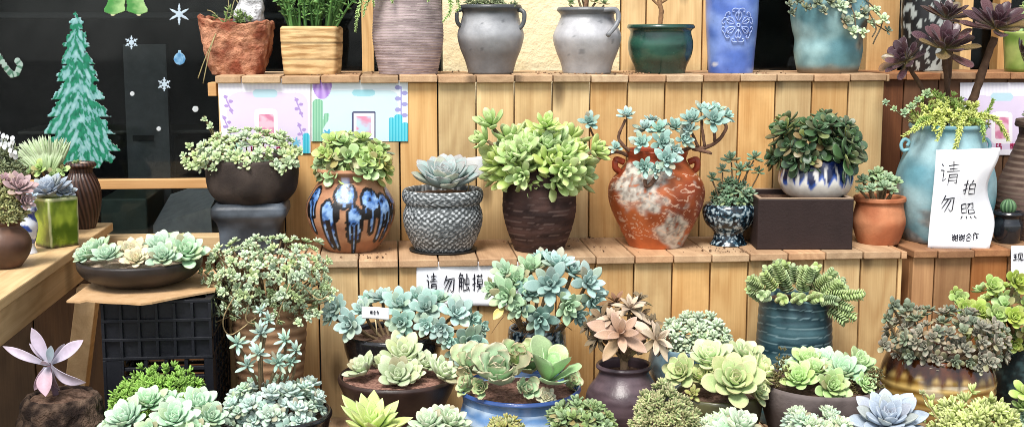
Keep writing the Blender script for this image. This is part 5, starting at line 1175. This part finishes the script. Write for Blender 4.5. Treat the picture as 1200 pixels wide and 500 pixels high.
for i in range(34):
    x, y = r.uniform(-16, 21), r.uniform(143, 186)
    if y < 143 + max(0, x) * 1.3: y += 18
    p = T.L(x, y, r.uniform(-.05, 0)); R = np.array(frame_to((r.uniform(-.6, .6), -1, r.uniform(-.2, .6)), r.random() * 6))
    V, Q, K = leaf(L=1, W=.42, T=.1, um=.5, a=2, b=.5, base=.35, curve=.1, c0=G_('#c4d0d0'), c1=G_('#dfe6e6'), c2=G_('#f0f2f2'), nu=7, nv=8); V = (V - np.array((.5, 0, 0))) * .0135; mb.add(V @ R.T + np.array(p), Q, K)
    tube(mb, smooth_path([T.L(4 + (x - 4) * .4, 200, 0), T.L(x * .7, (y + 205) / 2, 0), p], 3), .0008, (*G_('#7c8a70'), .7), 4)
mb.build('white_leaves', M_LEAF, T.root)

# ---- lower left: bowl on the crate, stone with lavender leaves, mounds
T = P('wide shallow black bowl with mint and peach rosettes, on the cardboard and crate', 165, 2.6, ZCARD, [(71, 303), (71.5, 307), (70, 320), (63, 335), (50, 347), (36, 354)], fn_dk('#1f1a18', '#332b27', .45), M_SATIN, seg=80, soilmat=M_GRIT, soil=.008)
for k_, x, y, s, dy, n_ in (('mint_echeveria', 113, 300, 48, -.02, (-.3, -.4, 1)), ('mint_echeveria', 126, 304, 36, -.07, (0, -.6, 1)), ('peach_echeveria', 155, 300, 42, -.03, (0, -.5, 1)), ('peach_echeveria', 160, 307, 32, -.075, (.1, -.7, 1)), ('mint_echeveria', 190, 296, 50, .0, (0, -.4, 1)), ('mint_echeveria', 192, 305, 44, -.07, (0, -.7, 1)), ('mint_echeveria', 218, 301, 50, -.03, (.3, -.5, 1)), ('lime_echeveria', 206, 292, 38, .03, (.1, -.3, 1)), ('mint_echeveria', 180, 293, 34, .05, (0, -.3, 1)), ('mint_echeveria', 100, 303, 28, -.03, (-.4, -.5, 1))): T.ros(k_, x, y - 2, s * 1.1, dy, n_)
T.emit()
def fn_bark(th, z, zn, x, y): return (*mixc(C('#241a16', .85), C('#6e5a4c', .85), sm(-.4, .7, nz3(x * 40, y * 40, z * 40))), .95)
T = P('dark crumbly rock pot with one plant of long lavender leaves at the lower left', 73, 2.33, Z_LOW, [(40, 463), (44, 470), (47, 485), (50, 500), (44, None)], fn_bark, M_ROUGH, seg=90, m=10, soil=.004, rfn=lambda th, t: 1 + .12 * nz3(math.sin(th) * 2.2, math.cos(th) * 2.2, t * 3) + .05 * nz(th * 8, t * 12))
def tipleaf(T, mb, b, t, wpx, roll, cv=.3, **k):
    a, c_ = T.L(*b), T.L(*t); ax = c_ - a; L = ax.length; x = ax.normalized(); y = Vector((0, -1, 0)).cross(x) if abs(x.y) < .95 else Vector((1, 0, 0))
    y = Matrix.Rotation(roll, 3, x) @ y.normalized(); z = x.cross(y); R = np.array((x, y, z)).T
    d = dict(W=T.m(wpx) * .42 / L, T=.03, um=.56, a=2, b=1.0, base=.3, curve=cv, cup=.5, nu=12, nv=12, c0=C('#b4b4c6', .9), c1=C('#ccbfd2', .9), c2=C('#dcccd8', .9), tip=.4, rough=.55); d.update(k)
    V, Q, K = leaf(**d); V = V * L; ca, sa = math.cos(-cv / 2), math.sin(-cv / 2); V = V @ np.array([[ca, 0, sa], [0, 1, 0], [-sa, 0, ca]]); mb.add(V @ R.T + np.array(a), Q, K)
for b, t, w_, ro, cv, kk in (((56, 424, 0), (37, 383, .0), 19, 0, .5, {}), ((55, 427, 0), (2, 405, -.02), 13, .3, -.7, {}), ((60, 425, 0), (99, 398, -.01), 20, -.5, .55, {}), ((60, 428, -.01), (101, 450, -.03), 19, .4, -1.0, {}), ((56, 430, -.02), (53, 464, -.055), 23, 0, -.5, dict(c1=C('#c9a9b8', .8), c2=C('#d4b4c2', .8))), ((53, 430, -.01), (40, 458, -.035), 14, -.5, -1.0, dict(c1=C('#b793a6', .8))), ((57, 425, .01), (34, 402, .01), 9, .6, .3, {}), ((60, 424, 0), (76, 402, .01), 12, .6, .3, {}), ((62, 432, -.01), (70, 458, -.02), 11, .7, -.6, dict(c1=C('#7d5c68', .8))), ((57, 428, -.02), (50, 422, -.05), 12, 0, .4, {}), ((58, 425, -.01), (60, 404, -.012), 12, 0, .5, dict(c1=C('#a9bac4', .8)))):
    mb = MB(); tipleaf(T, mb, b, t, w_, ro, cv, **kk); mb.build('leaf', M_LEAF, T.root)
mb = MB(); 
for s_, q_ in (((60, 404, -.005), (66, 412, -.01)),): pass
branch(T, [(68, 470, 0), (62, 448, 0), (58, 426, 0)], .006, .005, (*C('#6a5560'), .8)); T.emit()
T = P('low mound of tiny bright green leaves before the black crate', 188, 2.34, Z_LOW, [(46, 482), (46, 487), (44, 500), (36, None)], fn_dk('#332a26', '#4a3e38'), M_CLAY)
mb = MB(); leaf_cloud(mb, spread_pts(T, 137, 241, 433, 490, 560, fill=.86), 9, .0105, leafset('#56802c', '#83b04a', '#b4d078', nu=4, nv=4), T.r); mb.build('foliage', M_FOL, T.root)
T = P('group of pale mint rosettes in the left foreground, before the bright green mound', 192, 2.19, Z_LOW, [(56, 506), (56, 512), (40, None)], fn_dk('#332a26', '#4a3e38'), M_CLAY)
for x, y, s, dy, n_ in ((150, 494, 62, -.01, (-.3, -.5, 1)), (175, 474, 52, .04, (-.1, -.4, 1)), (205, 494, 60, -.03, (0, -.6, 1)), (232, 478, 58, .03, (.2, -.5, 1)), (246, 492, 46, 0, (.5, -.5, .8)), (128, 505, 40, 0, (-.6, -.4, .8)), (176, 508, 46, -.06, (0, -.8, .8)), (200, 472, 36, .05, (0, -.4, 1)), (228, 506, 44, -.04, (.2, -.7, .8))): T.ros('mint_echeveria', x, y, s, dy, n_)
T.emit()
def fn_blk(th, z, zn, x, y): return (.012, .011, .012, .12 + .1 * abs(nz(x * 20, y * 20, z * 20)))
T = P('glossy black bowl of frosty rosettes with taller blue-green stems, before the tan pot', 319, 2.3, Z_LOW, [(69, 482), (70, 486), (66, 500), (50, None)], fn_blk, M_GLAZE, seg=72)
T.dome(['ghost_blue', 'ghost_blue', 'mint'], 249, 390, 428, 496, 78, 22, 31, up=.35, ry=.085)
for x, y, s, dy in ((306, 390, 32, -.0), (314, 374, 24, .01), (278, 402, 30, 0), (303, 414, 30, -.03), (335, 398, 30, 0), (306, 364, 17, .01), (347, 410, 24, .0), (290, 428, 30, -.03), (325, 425, 30, -.02), (340, 424, 24, 0)): T.ros('thin_star', x, y, s * 1.1, dy, (T.r.uniform(-.4, .4), -.8, .7), (T.L(x * .3 + 310 * .7, 470, .0)), .003)
T.emit()
def fn_tanrib(th, z, zn, x, y):
    ln = .5 + .5 * math.sin(zn * 15 * 6.283); return (*mixc(C('#7d5c42', .85), C('#b58f6c', .87), ln * .7 + .3 * sm(-.5, .5, nz3(x * 18, y * 18, z * 30))), .75)
T = P('tan ribbed pot nearly hidden by a shaggy mass of pale green sedum', 316, 2.62, Z_LOW, [(41, 352), (42, 362), (43, 385), (41, 410), (38, 440), (32, None)], fn_tanrib, M_CLAY, seg=64, m=26, rfn=lambda th, t: 1 + .012 * math.sin(t * 15 * 6.283))
T.dome(['ghost', 'ghost', 'pale_sedum'], 238, 394, 266, 376, 300, 12, 18, up=.2, yc=325, fill=.5, ry=.12, stem=.5)
for pth in ([(285, 330, -.1), (262, 372, -.11), (270, 392, -.1), (300, 372, -.1)], [(340, 330, -.1), (330, 358, -.12), (322, 385, -.1)], [(350, 330, -.08), (372, 350, -.09), (385, 346, -.08)], [(300, 330, -.1), (288, 372, -.11), (300, 380, -.1)]): tube(T.stems, smooth_path([T.L(*q_) for q_ in pth], 6), .0014, (*G_('#b09a72'), .8), 5, .2)
for x, y, s in ((243, 360, 15), (240, 372, 14), (250, 378, 14), (362, 372, 15), (372, 366, 15), (350, 378, 14), (388, 350, 12), (392, 340, 12), (246, 346, 15)): T.ros('ghost', x, y, s, -.09, (0, -1, .3), True, .0012)
T.emit()

# ---- lower middle
T = P('deep glossy black bowl spilling blue-green rosettes, before the lower panel', 461, 2.6, Z_LOW, [(57, 389), (58, 393), (57, 405), (51, 425), (44, 450), (38, None)], fn_blk, M_GLAZE, seg=72)
for x, y, s, dy, n_ in ((395, 360, 38, -.03, (-.5, -.8, .5)), (412, 380, 42, -.07, (-.4, -1, .3)), (388, 372, 26, -.03, (-.8, -.6, .2)), (448, 350, 36, 0, (-.2, -.5, 1)), (468, 358, 46, -.03, (0, -.8, .8)), (471, 378, 42, -.09, (0, -1, .4)), (500, 362, 46, -.05, (.1, -.9, .7)), (517, 384, 36, -.1, (.1, -1, .1)), (534, 368, 46, -.06, (.4, -.9, .5)), (552, 374, 32, -.04, (.7, -.8, .3)), (549, 400, 48, -.08, (.4, -1, .2)), (536, 412, 32, -.09, (.1, -1, -.1)), (562, 384, 26, -.04, (.9, -.6, .2)), (556, 414, 26, -.07, (.6, -.9, -.2)), (488, 350, 36, .02, (0, -.4, 1)), (515, 352, 36, .02, (.2, -.4, 1)), (425, 364, 34, -.03, (-.3, -.7, .7)), (500, 380, 32, -.1, (0, -1, .2)), (432, 352, 30, .02, (-.3, -.5, 1)), (525, 396, 28, -.1, (0, -1, 0))): T.ros('blue_green', x, y, s, dy, n_, True, .0035)
T.emit()
q_, o_ = card('white plastic name tag with a line of small print in the blue-green bowl', 424, 361, 456, 375, 2.5, tilt=-.004, stick=[wY(440, 374, 2.502), wY(442, 392, 2.502)])
writing([('谢', .3, .3, .09, .3), ('合', .42, .3, .09, .3), ('作', .54, .3, .09, .3)], bil(q_, lambda u, v: (0, .004 * math.sin(u * 3), 0), -.0015), .0006, INK, o_)
T = P('wide dark brown bowl with pale fan-shaped rosettes in reddish grit', 466, 2.45, Z_LOW, [(69, 439), (69.5, 443), (64, 456), (54, 480), (42, None)], fn_dk('#271a17', '#43302a', .4), M_SATIN, seg=72, soil=.006, soilmat=noise_mat('reddish_grit', C('#4a2c24'), C('#b08878'), 130, .95, 1, 140, .15))
for x, y, s, dy, n_ in ((428, 436, 44, -.02, (-.3, -.5, 1)), (472, 422, 66, .02, (0, -.5, 1)), (466, 444, 56, -.05, (-.05, -.8, .8)), (498, 430, 42, 0, (.2, -.5, 1)), (516, 440, 46, -.03, (.5, -.6, 1)), (448, 432, 34, .01, (0, -.4, 1)), (482, 440, 36, -.04, (.3, -.6, .9))): T.ros('pale_fan', x, y, s, dy, n_)
T.emit()
T = P('dark teal speckled pot with a big blue-green rosette head covering the paper sign', 629, 2.6, Z_LOW, [(33, 384), (34, 390), (35, 410), (33, 440), (28, None)], fn_speck, M_GLAZE, seg=100, m=8)
for k_, x, y, s, dy, n_ in (('green_star', 593, 320, 46, -.05, (-.5, -.8, .6)), ('green_star', 596, 346, 52, -.09, (-.4, -1, .2)), ('green_star', 622, 318, 46, -.03, (-.1, -.5, 1)), ('blue_star', 645, 334, 64, -.09, (0, -1, .45)), ('blue_star', 652, 312, 50, -.03, (.1, -.5, 1)), ('blue_star', 632, 372, 52, -.1, (0, -1, .05)), ('blue_star', 688, 332, 52, -.06, (.5, -.9, .6)), ('blue_star', 694, 352, 44, -.06, (.7, -.9, .1)), ('blue_star', 670, 320, 44, -.03, (.3, -.5, 1)), ('green_star', 610, 360, 42, -.1, (-.3, -1, .1)), ('green_star', 664, 358, 46, -.1, (.3, -1, .1)), ('blue_star', 676, 368, 36, -.07, (.4, -1, -.2)), ('green_star', 580, 338, 34, -.04, (-.8, -.6, .2)), ('blue_star', 636, 304, 40, 0, (0, -.3, 1)), ('green_star', 606, 330, 44, -.06, (-.2, -.8, .7)), ('blue_star', 620, 344, 44, -.08, (0, -1, .4))): T.ros(k_, x, y, s, dy, n_, True, .004)
mb = MB(); tipleaf(T, mb, (590, 360, -.1), (578, 374, -.12), 12, .3, -.3, c0=G_('#c9b24c'), c1=G_('#dcc86a'), c2=G_('#d8a860')); mb.build('yellow_leaf', M_LEAF, T.root)
mb = MB(); r = T.r
for i in range(26): a = T.L(r.uniform(590, 660), r.uniform(360, 384), r.uniform(-.09, -.03)); tube(mb, smooth_path([a, a + Vector((r.uniform(-.015, .015), -.006, -.015)), a + Vector((r.uniform(-.03, .03), -.004, -.035))], 4), .0007, (*C('#8a6a4a'), .8), 4)
mb.build('dry_root', M_STEM, T.root); T.emit()
def fn_bluebowl(th, z, zn, x, y):
    s = zn * 3.2 + .35 * nz(th * 1.3, zn * 3) + .12 * nz(th * 5, zn * 20); k = .5 + .5 * math.sin(s * 6.283 * 1.5)
    c_ = mixc(C('#6a94c8', .88), C('#c4daee', .9), k); c_ = mixc(c_, C('#a3a88a', .85), sm(.62, .25, zn + .08 * nz(th * 3, 2)) * .75); return (*mixc(c_, C('#35528e', .85), sm(.955, .985, zn)), .18)
T = P('wide blue banded glazed bowl with big ruffled green heads edged in pink', 609, 2.38, Z_LOW, [(72, 453), (72.5, 456), (66, 461), (67, 472), (70, 486), (66, 505), (50, None)], fn_bluebowl, M_GLAZE, seg=110, m=9, rfn=lambda th, t: 1 + (.02 * math.sin(th * 3 + 1) if t > .9 else 0), soilmat=bpy.data.materials['reddish_grit'])
for k_, x, y, s, dy, n_ in (('ruffled', 586, 446, 84, -.05, (-.12, -.5, 1)), ('ruffled', 566, 454, 30, -.08, (-.3, -1, .4)), ('ruffled', 560, 434, 62, .02, (-.4, -.3, 1)), ('big_paddle', 641, 446, 104, -.03, (.16, -.3, 1)), ('ruffled', 606, 428, 56, .05, (0, -.3, 1)), ('ruffled', 555, 450, 38, -.03, (-.8, -.5, .5)), ('ruffled', 614, 458, 36, -.07, (.3, -.8, .5)), ('big_paddle', 622, 436, 56, .06, (0, -.2, 1)), ('ruffled', 664, 450, 34, .02, (.7, -.5, .5)), ('peach_echeveria', 640, 466, 26, -.08, (.2, -.8, .6))): T.ros(k_, x, y, s, dy, n_)
T.emit()
def fn_purp(th, z, zn, x, y): return (*mixc(C('#3d2f33', .88), C('#6e5c62', .88), sm(-.6, .6, nz3(x * 7, y * 7, z * 40))), .32)
T = P('round purple-brown satin jar with dried pinkish tan rosettes', 731, 2.47, Z_LOW, [(32, 426), (33, 429), (29, 434), (33, 443), (42, 456), (45, 470), (43, 490), (32, None)], fn_purp, M_SATIN, seg=72, m=10, soil=.02, wall=.005)
for k_, x, y, s, dy, n_ in (('dry_rose', 727, 392, 78, -.06, (-.05, -.9, .6)), ('dry_rose', 768, 398, 58, -.05, (.6, -.8, .4)), ('dry_rose', 738, 362, 54, 0, (.1, -.5, 1)), ('dry_dark', 706, 374, 54, .0, (-.5, -.6, .7)), ('dry_dark', 702, 396, 46, -.02, (-.8, -.6, .1)), ('dry_dark', 750, 372, 52, .02, (.4, -.4, 1)), ('dry_dark', 722, 356, 48, .03, (-.1, -.3, 1)), ('dry_dark', 762, 380, 44, 0, (.7, -.4, .6)), ('dry_dark', 690, 384, 34, 0, (-1, -.4, .3)), ('dry_dark', 778, 404, 34, -.02, (.9, -.6, .0)), ('dry_rose', 716, 374, 44, -.03, (-.2, -.8, .8)), ('dry_dark', 748, 352, 36, .03, (.2, -.2, 1)), ('dry_dark', 745, 405, 34, -.05, (.3, -1, -.2))): T.ros(k_, x, y, s, dy, n_, T.L(732, 424, 0), .0035)
branch(T, [(732, 434, 0), (731, 420, -.0), (731, 408, -.01)], .009, .007, (*C('#a08468'), .85)); T.emit()
T = P('blue-grey glazed bowl of bead-like mint leaves behind the purple-brown jar', 812, 2.63, Z_LOW, [(47, 404), (48, 407), (51, 416), (52, 430), (46, 455), (36, None)], lambda th, z, zn, x, y: (*mixc(C('#2c4654', .88), C('#86a4b0', .88), sm(-.4, .6, nz3(x * 22, y * 22, z * 22))), .25), M_GLAZE, seg=72)
T.dome(['bead_mint', 'bead_mint', 'bead_mint', 'ghost'], 765, 864, 354, 412, 74, 18, 26, up=.5, ry=.06); T.emit()
T = P('dark olive pot of pale lime rosettes with peach tips, right of the purple-brown jar', 840, 2.42, Z_LOW, [(50, 459), (51, 463), (52, 475), (48, 495), (38, None)], fn_dk('#3a3a24', '#5c5a3a', .35), M_GLAZE)
for x, y, s, dy, n_ in ((800, 438, 52, -.02, (-.6, -.7, .6)), (832, 424, 56, .02, (-.1, -.5, 1)), (860, 450, 80, -.06, (.05, -.8, .8)), (872, 420, 52, .04, (.3, -.4, 1)), (888, 438, 50, 0, (.7, -.5, .8)), (845, 436, 44, .0, (0, -.5, 1)), (884, 456, 40, -.04, (.7, -.7, .4)), (822, 444, 40, -.01, (-.3, -.6, .9))): T.ros('yellow_echeveria', x, y, s, dy, n_)
T.ros('olive_head', 812, 462, 26, -.06, (0, -1, .5)); T.emit()
def fn_teal(th, z, zn, x, y):
    s = zn * 15 + .4 * nz(th * 1.2, zn * 5); ln = abs((s % 1) - .5) > .43 and nz(th * 4, int(s) * 3.3) > -.3
    return (*(C('#7e9aa0', .85) if ln else mixc(C('#203c46', .88), C('#44666e', .88), sm(-.5, .6, nz3(x * 10, y * 10, z * 40)))), .42)
T = P('tall dark teal ringed cylinder pot with stacked green sedum', 931, 2.63, Z_LOW, [(41, 346), (41.5, 350), (43, 380), (44, 410), (44, 440), (40, None)], fn_teal, M_SATIN, seg=90, m=22, rfn=lambda th, t: 1 + .005 * math.sin(t * 15 * 6.283))
for i in range(34):
    x = T.r.uniform(892, 972); t = (x - 932) / 40; y = 350 - 26 * (1 - abs(t) ** 2.5) * T.r.uniform(.3, 1)
    T.ros('stacked', x, y, T.r.uniform(15, 19), T.r.uniform(-.065, .035), (t * .9 + T.r.uniform(-.3, .3), T.r.uniform(-.7, .1), 1.1 - .5 * abs(t)))
for x, y, n_ in ((968, 344, (.9, -.5, .1)), (976, 352, (.9, -.5, -.4)), (984, 346, (1, -.2, .1)), (972, 360, (.6, -.6, -.7)), (962, 350, (.6, -.8, .1)), (950, 348, (.2, -1, .2)), (898, 346, (-.5, -1, .2)), (915, 350, (-.1, -1, .2)), (932, 350, (0, -1, .25)), (980, 358, (.7, -.5, -.6)), (892, 338, (-.8, -.4, .6))): T.ros('stacked', x, y, 18, -.065, n_)
T.emit()
T = P('wide rough grey bowl of lime rosettes with dark sprigs, right of centre in front', 962, 2.42, Z_LOW, [(70, 447), (71.5, 451), (71, 464), (66, 482), (52, None)], fn_dk('#453c3a', '#736866', .85), M_CLAY, seg=72)
for k_, x, y, s, dy, n_ in (('lime_echeveria', 936, 446, 54, -.05, (-.3, -.7, .8)), ('lime_echeveria', 973, 454, 50, -.07, (.1, -.9, .6)), ('lime_echeveria', 946, 426, 48, .02, (-.1, -.4, 1)), ('mint_echeveria', 966, 426, 42, .02, (0, -.4, 1)), ('mint_echeveria', 988, 438, 52, -.02, (.1, -.6, 1)), ('lime_echeveria', 1004, 430, 50, .02, (.3, -.4, 1)), ('lime_echeveria', 1012, 450, 32, -.05, (.5, -.7, .6)), ('lime_echeveria', 955, 436, 40, -.02, (0, -.5, 1)), ('mint_echeveria', 925, 432, 34, .02, (-.4, -.4, 1))): T.ros(k_, x, y, s, dy, n_)
mb = MB(); DKL = leafset('#3a3a24', '#6a6a42', '#94604a')
for bx_ in ((905, 926, 410, 452), (986, 1004, 438, 464), (1008, 1034, 426, 458)): leaf_cloud(mb, spread_pts(T, *bx_, 60, dy=-.04, ry=.02, fill=.3), 6, .007, DKL, T.r)
mb.build('dark_sprigs', M_FOL, T.root); T.emit()
def fn_amber(th, z, zn, x, y):
    k = math.sin(th * 22 + 2 * nz(th * 3, 1)) * .06; s = zn * 9 + .4 * nz(th * 1.5, zn * 3)
    c_ = mixc(C('#80602a', .9), C('#c6a662', .9), .5 + .5 * math.sin(s * 6.283)); c_ = mixc(c_, C('#e0d4b8', .88), sm(.35, .7, nz3(x * 12, y * 12, z * 50)) * .7)
    return (*mixc(c_, mixc(C('#2e180c', .88), C('#5c3014', .88), sm(-.4, .5, nz3(x * 30, y * 30, z * 12))), sm(.7, .86, zn + k)), .1)
T = P('round amber and brown glazed pot under a broad mass of grey-pink rosettes, lower right', 1098, 2.5, Z_LOW, [(56, 412), (59, 418), (64, 432), (66, 446), (63, 462), (54, 480), (42, None)], fn_amber, M_GLAZE, seg=130, m=12, rfn=lambda th, t: 1 + .006 * math.sin(t * 9 * 6.283) * (t < .7))
T.dome(['pink_grey', 'grey_green'], 1030, 1184, 348, 426, 115, 19, 29, up=.3, yc=402, ry=.11)
for x, y, s, dy in ((1047, 358, 26, -.03), (1040, 372, 24, -.03), (1158, 424, 30, -.11), (1150, 432, 22, -.11), (1036, 405, 24, -.08), (1176, 398, 22, -.05), (1064, 362, 26, -.02)): T.ros('pink_grey' if y > 380 else 'grey_green', x, y, s, dy, (T.r.uniform(-.5, .5), -1, .5), True)
T.emit()
# block and teal pot at the right edge
a, b = wY(1148, 466, 2.66), wY(1235, 466, 2.66)
m = MB(); box(m, (a.x, 2.46, ZE + Z_LOW + .001), (b.x + .1, 2.72, a.z), (.3, .45, .5, 1)); o = bevel(m.build('wooden_block', M_BENCH), .004); tag(o, 'pale tan wooden block under the dark teal pot at the right edge', 'block')
T = P('dark teal dimpled pot with lime green rosettes arching over it, at the right edge', 1203, 2.6, a.z - EYE, [(40, 394), (42, 400), (43, 420), (40, 446), (33, 466)], lambda th, z, zn, x, y: (*mixc(C('#16262a', .88), C('#3a5558', .88), sm(.0, .6, nz3(x * 60, y * 60, z * 60))), .4), M_SATIN, seg=110, m=10)
T.dome(['lime_rose', 'lime_rose', 'jade'], 1128, 1250, 314, 402, 64, 22, 32, up=.3, yc=385, ry=.09)
for x, y, s, dy in ((1124, 350, 24, -.03), (1132, 362, 28, -.05), (1148, 366, 30, -.08), (1168, 370, 30, -.1), (1188, 372, 30, -.11), (1120, 344, 20, 0), (1190, 330, 32, -.07), (1162, 336, 28, -.05)): T.ros('lime_rose', x, y, s, dy, (T.r.uniform(-.5, .3), -1, .5), True, .004)
T.emit()

# ---- front row, cut by the bottom of the picture
FP = [(0, 0)]
def front(label, px, hw, ytop, Y=2.19, col=None, mat=M_CLAY): return P(label, px, Y, Z_LOW, [(hw, ytop), (hw, ytop + 4), (hw * .96, ytop + 22), (hw * .75, None)], col or fn_dk('#3a2f2a', '#5a4a42'), mat)
T = front('yellow-green star rosette with pointed upright leaves at the bottom edge, left of centre', 436, 34, 508)
T.ros('yellow_star', 436, 506, 92, 0, (0, -.25, 1)).emit()
T = front('pale tight rosette cluster at the bottom edge, before the brown bowl', 515, 34, 508)
for x, y, s, dy in ((503, 500, 50, -.02), (526, 498, 50, 0), (515, 494, 46, .03), (542, 506, 34, 0), (488, 508, 34, 0)): T.ros('pale_tight', x, y, s, dy, ((x - 515) * .012, -.5, 1))
T.emit()
T = front('olive and pink small-headed succulent at the bottom edge, before the blue bowl', 592, 28, 506)
T.dome(['olive_head'], 562, 622, 482, 512, 30, 18, 25, ry=.05).emit()
T = front('leafy green succulent with oval leaves at the bottom edge, left of the purple-brown jar', 682, 42, 508)
T.dome(['small_leafy'], 632, 732, 456, 516, 70, 24, 34, up=.4, ry=.07).emit()
T = front('dense dome of tiny green leaves with reddish tips at the bottom edge', 778, 34, 510)
mb = MB(); leaf_cloud(mb, spread_pts(T, 741, 814, 455, 516, 300, fill=.86), 8, .0125, leafset('#5e7240', '#9cae74', '#dcb4a0', nu=4, nv=5, tip=.6), T.r); mb.build('foliage', M_FOL, T.root)
T = front('cluster of pale blue-green rosettes at the bottom edge, before the olive pot', 851, 38, 512)
T.dome(['pale_tight', 'mint_echeveria'], 808, 896, 466, 524, 22, 38, 50, up=.5, ry=.06).emit()
T = front('tight dome of small mint rosettes at the bottom edge, before the rough grey bowl', 957, 44, 512)
T.dome(['mint', 'pale_tight'], 906, 1010, 467, 524, 52, 25, 34, up=.4, ry=.07).emit()
T = front('single pale blue rosette with broad pointed leaves in a white pot at the bottom edge', 1040, 38, 504, 2.21, fn_dk('#cfc8b8', '#e6e0d2'), M_CLAY)
T.ros('blue_echeveria', 1040, 498, 92, 0, (.02, -.55, 1)).emit()
T = front('bushy yellow-green fine-leaved sedum with one bare stalk at the bottom right', 1138, 48, 512)
mb = MB(); leaf_cloud(mb, spread_pts(T, 1082, 1194, 464, 520, 260, fill=.7), 8, .016, leafset('#8ca04e', '#c0ce80', '#e4dcb0'), T.r); mb.build('foliage', M_FOL, T.root)
branch(T, [(1105, 500, -.03), (1092, 480, -.03), (1081, 463, -.03)], .0018, .0014, (*G_('#a89a6a'), .8)); T.ros('olive_head', 1081, 461, 12, -.03).emit()
T = front('fat green leaves and a mint rosette at the very bottom right corner', 1216, 36, 506)
for k_, x, y, s in (('lime_pachy', 1206, 462, 50), ('mint_echeveria', 1208, 492, 44), ('lime_pachy', 1200, 478, 40)): T.ros(k_, x, y, s, 0, (-.4, -.7, .7), True, .004)
T.emit()

# crumbs of soil scattered on the shelves
rc = random.Random(77); mb = MB()
spots = [(z, rc.uniform(XU0, XU1) if z == Z_TOP else rc.uniform(XM0, XM1), (3.02, 3.3) if z == Z_TOP else (2.76, 2.985)) for z in [Z_TOP] * 16 + [Z_MID] * 22]
for z, cx, (ya, yb) in spots:
    cy = rc.uniform(ya, yb)
    for i in range(rc.randrange(4, 26)):
        x, y = min(max(cx + rc.gauss(0, .03), XM0 + .01), XU1 - .01), min(max(cy + rc.gauss(0, .03), ya), yb)
        s = rc.choice((.0008, .001, .0013, .0018, .0028)); c_ = mixc(C('#4a362a'), C('#a8886c'), rc.random()); V = []
        for i_ in range(4):
            for j_ in range(6):
                ph, th = math.pi * i_ / 3, j_ * math.pi / 3; q = s * rc.uniform(.6, 1.4); V.append((x + q * math.sin(ph) * math.cos(th), y + q * math.sin(ph) * math.sin(th), EYE + z + s * .6 - q * .7 * math.cos(ph)))
        mb.add(V, gridq(4, 6, True), (*c_, .9), False)
tag(mb.build('soil_crumbs', M_STEM), 'crumbs of dry soil scattered over the shelf boards', 'soil', kind='stuff')
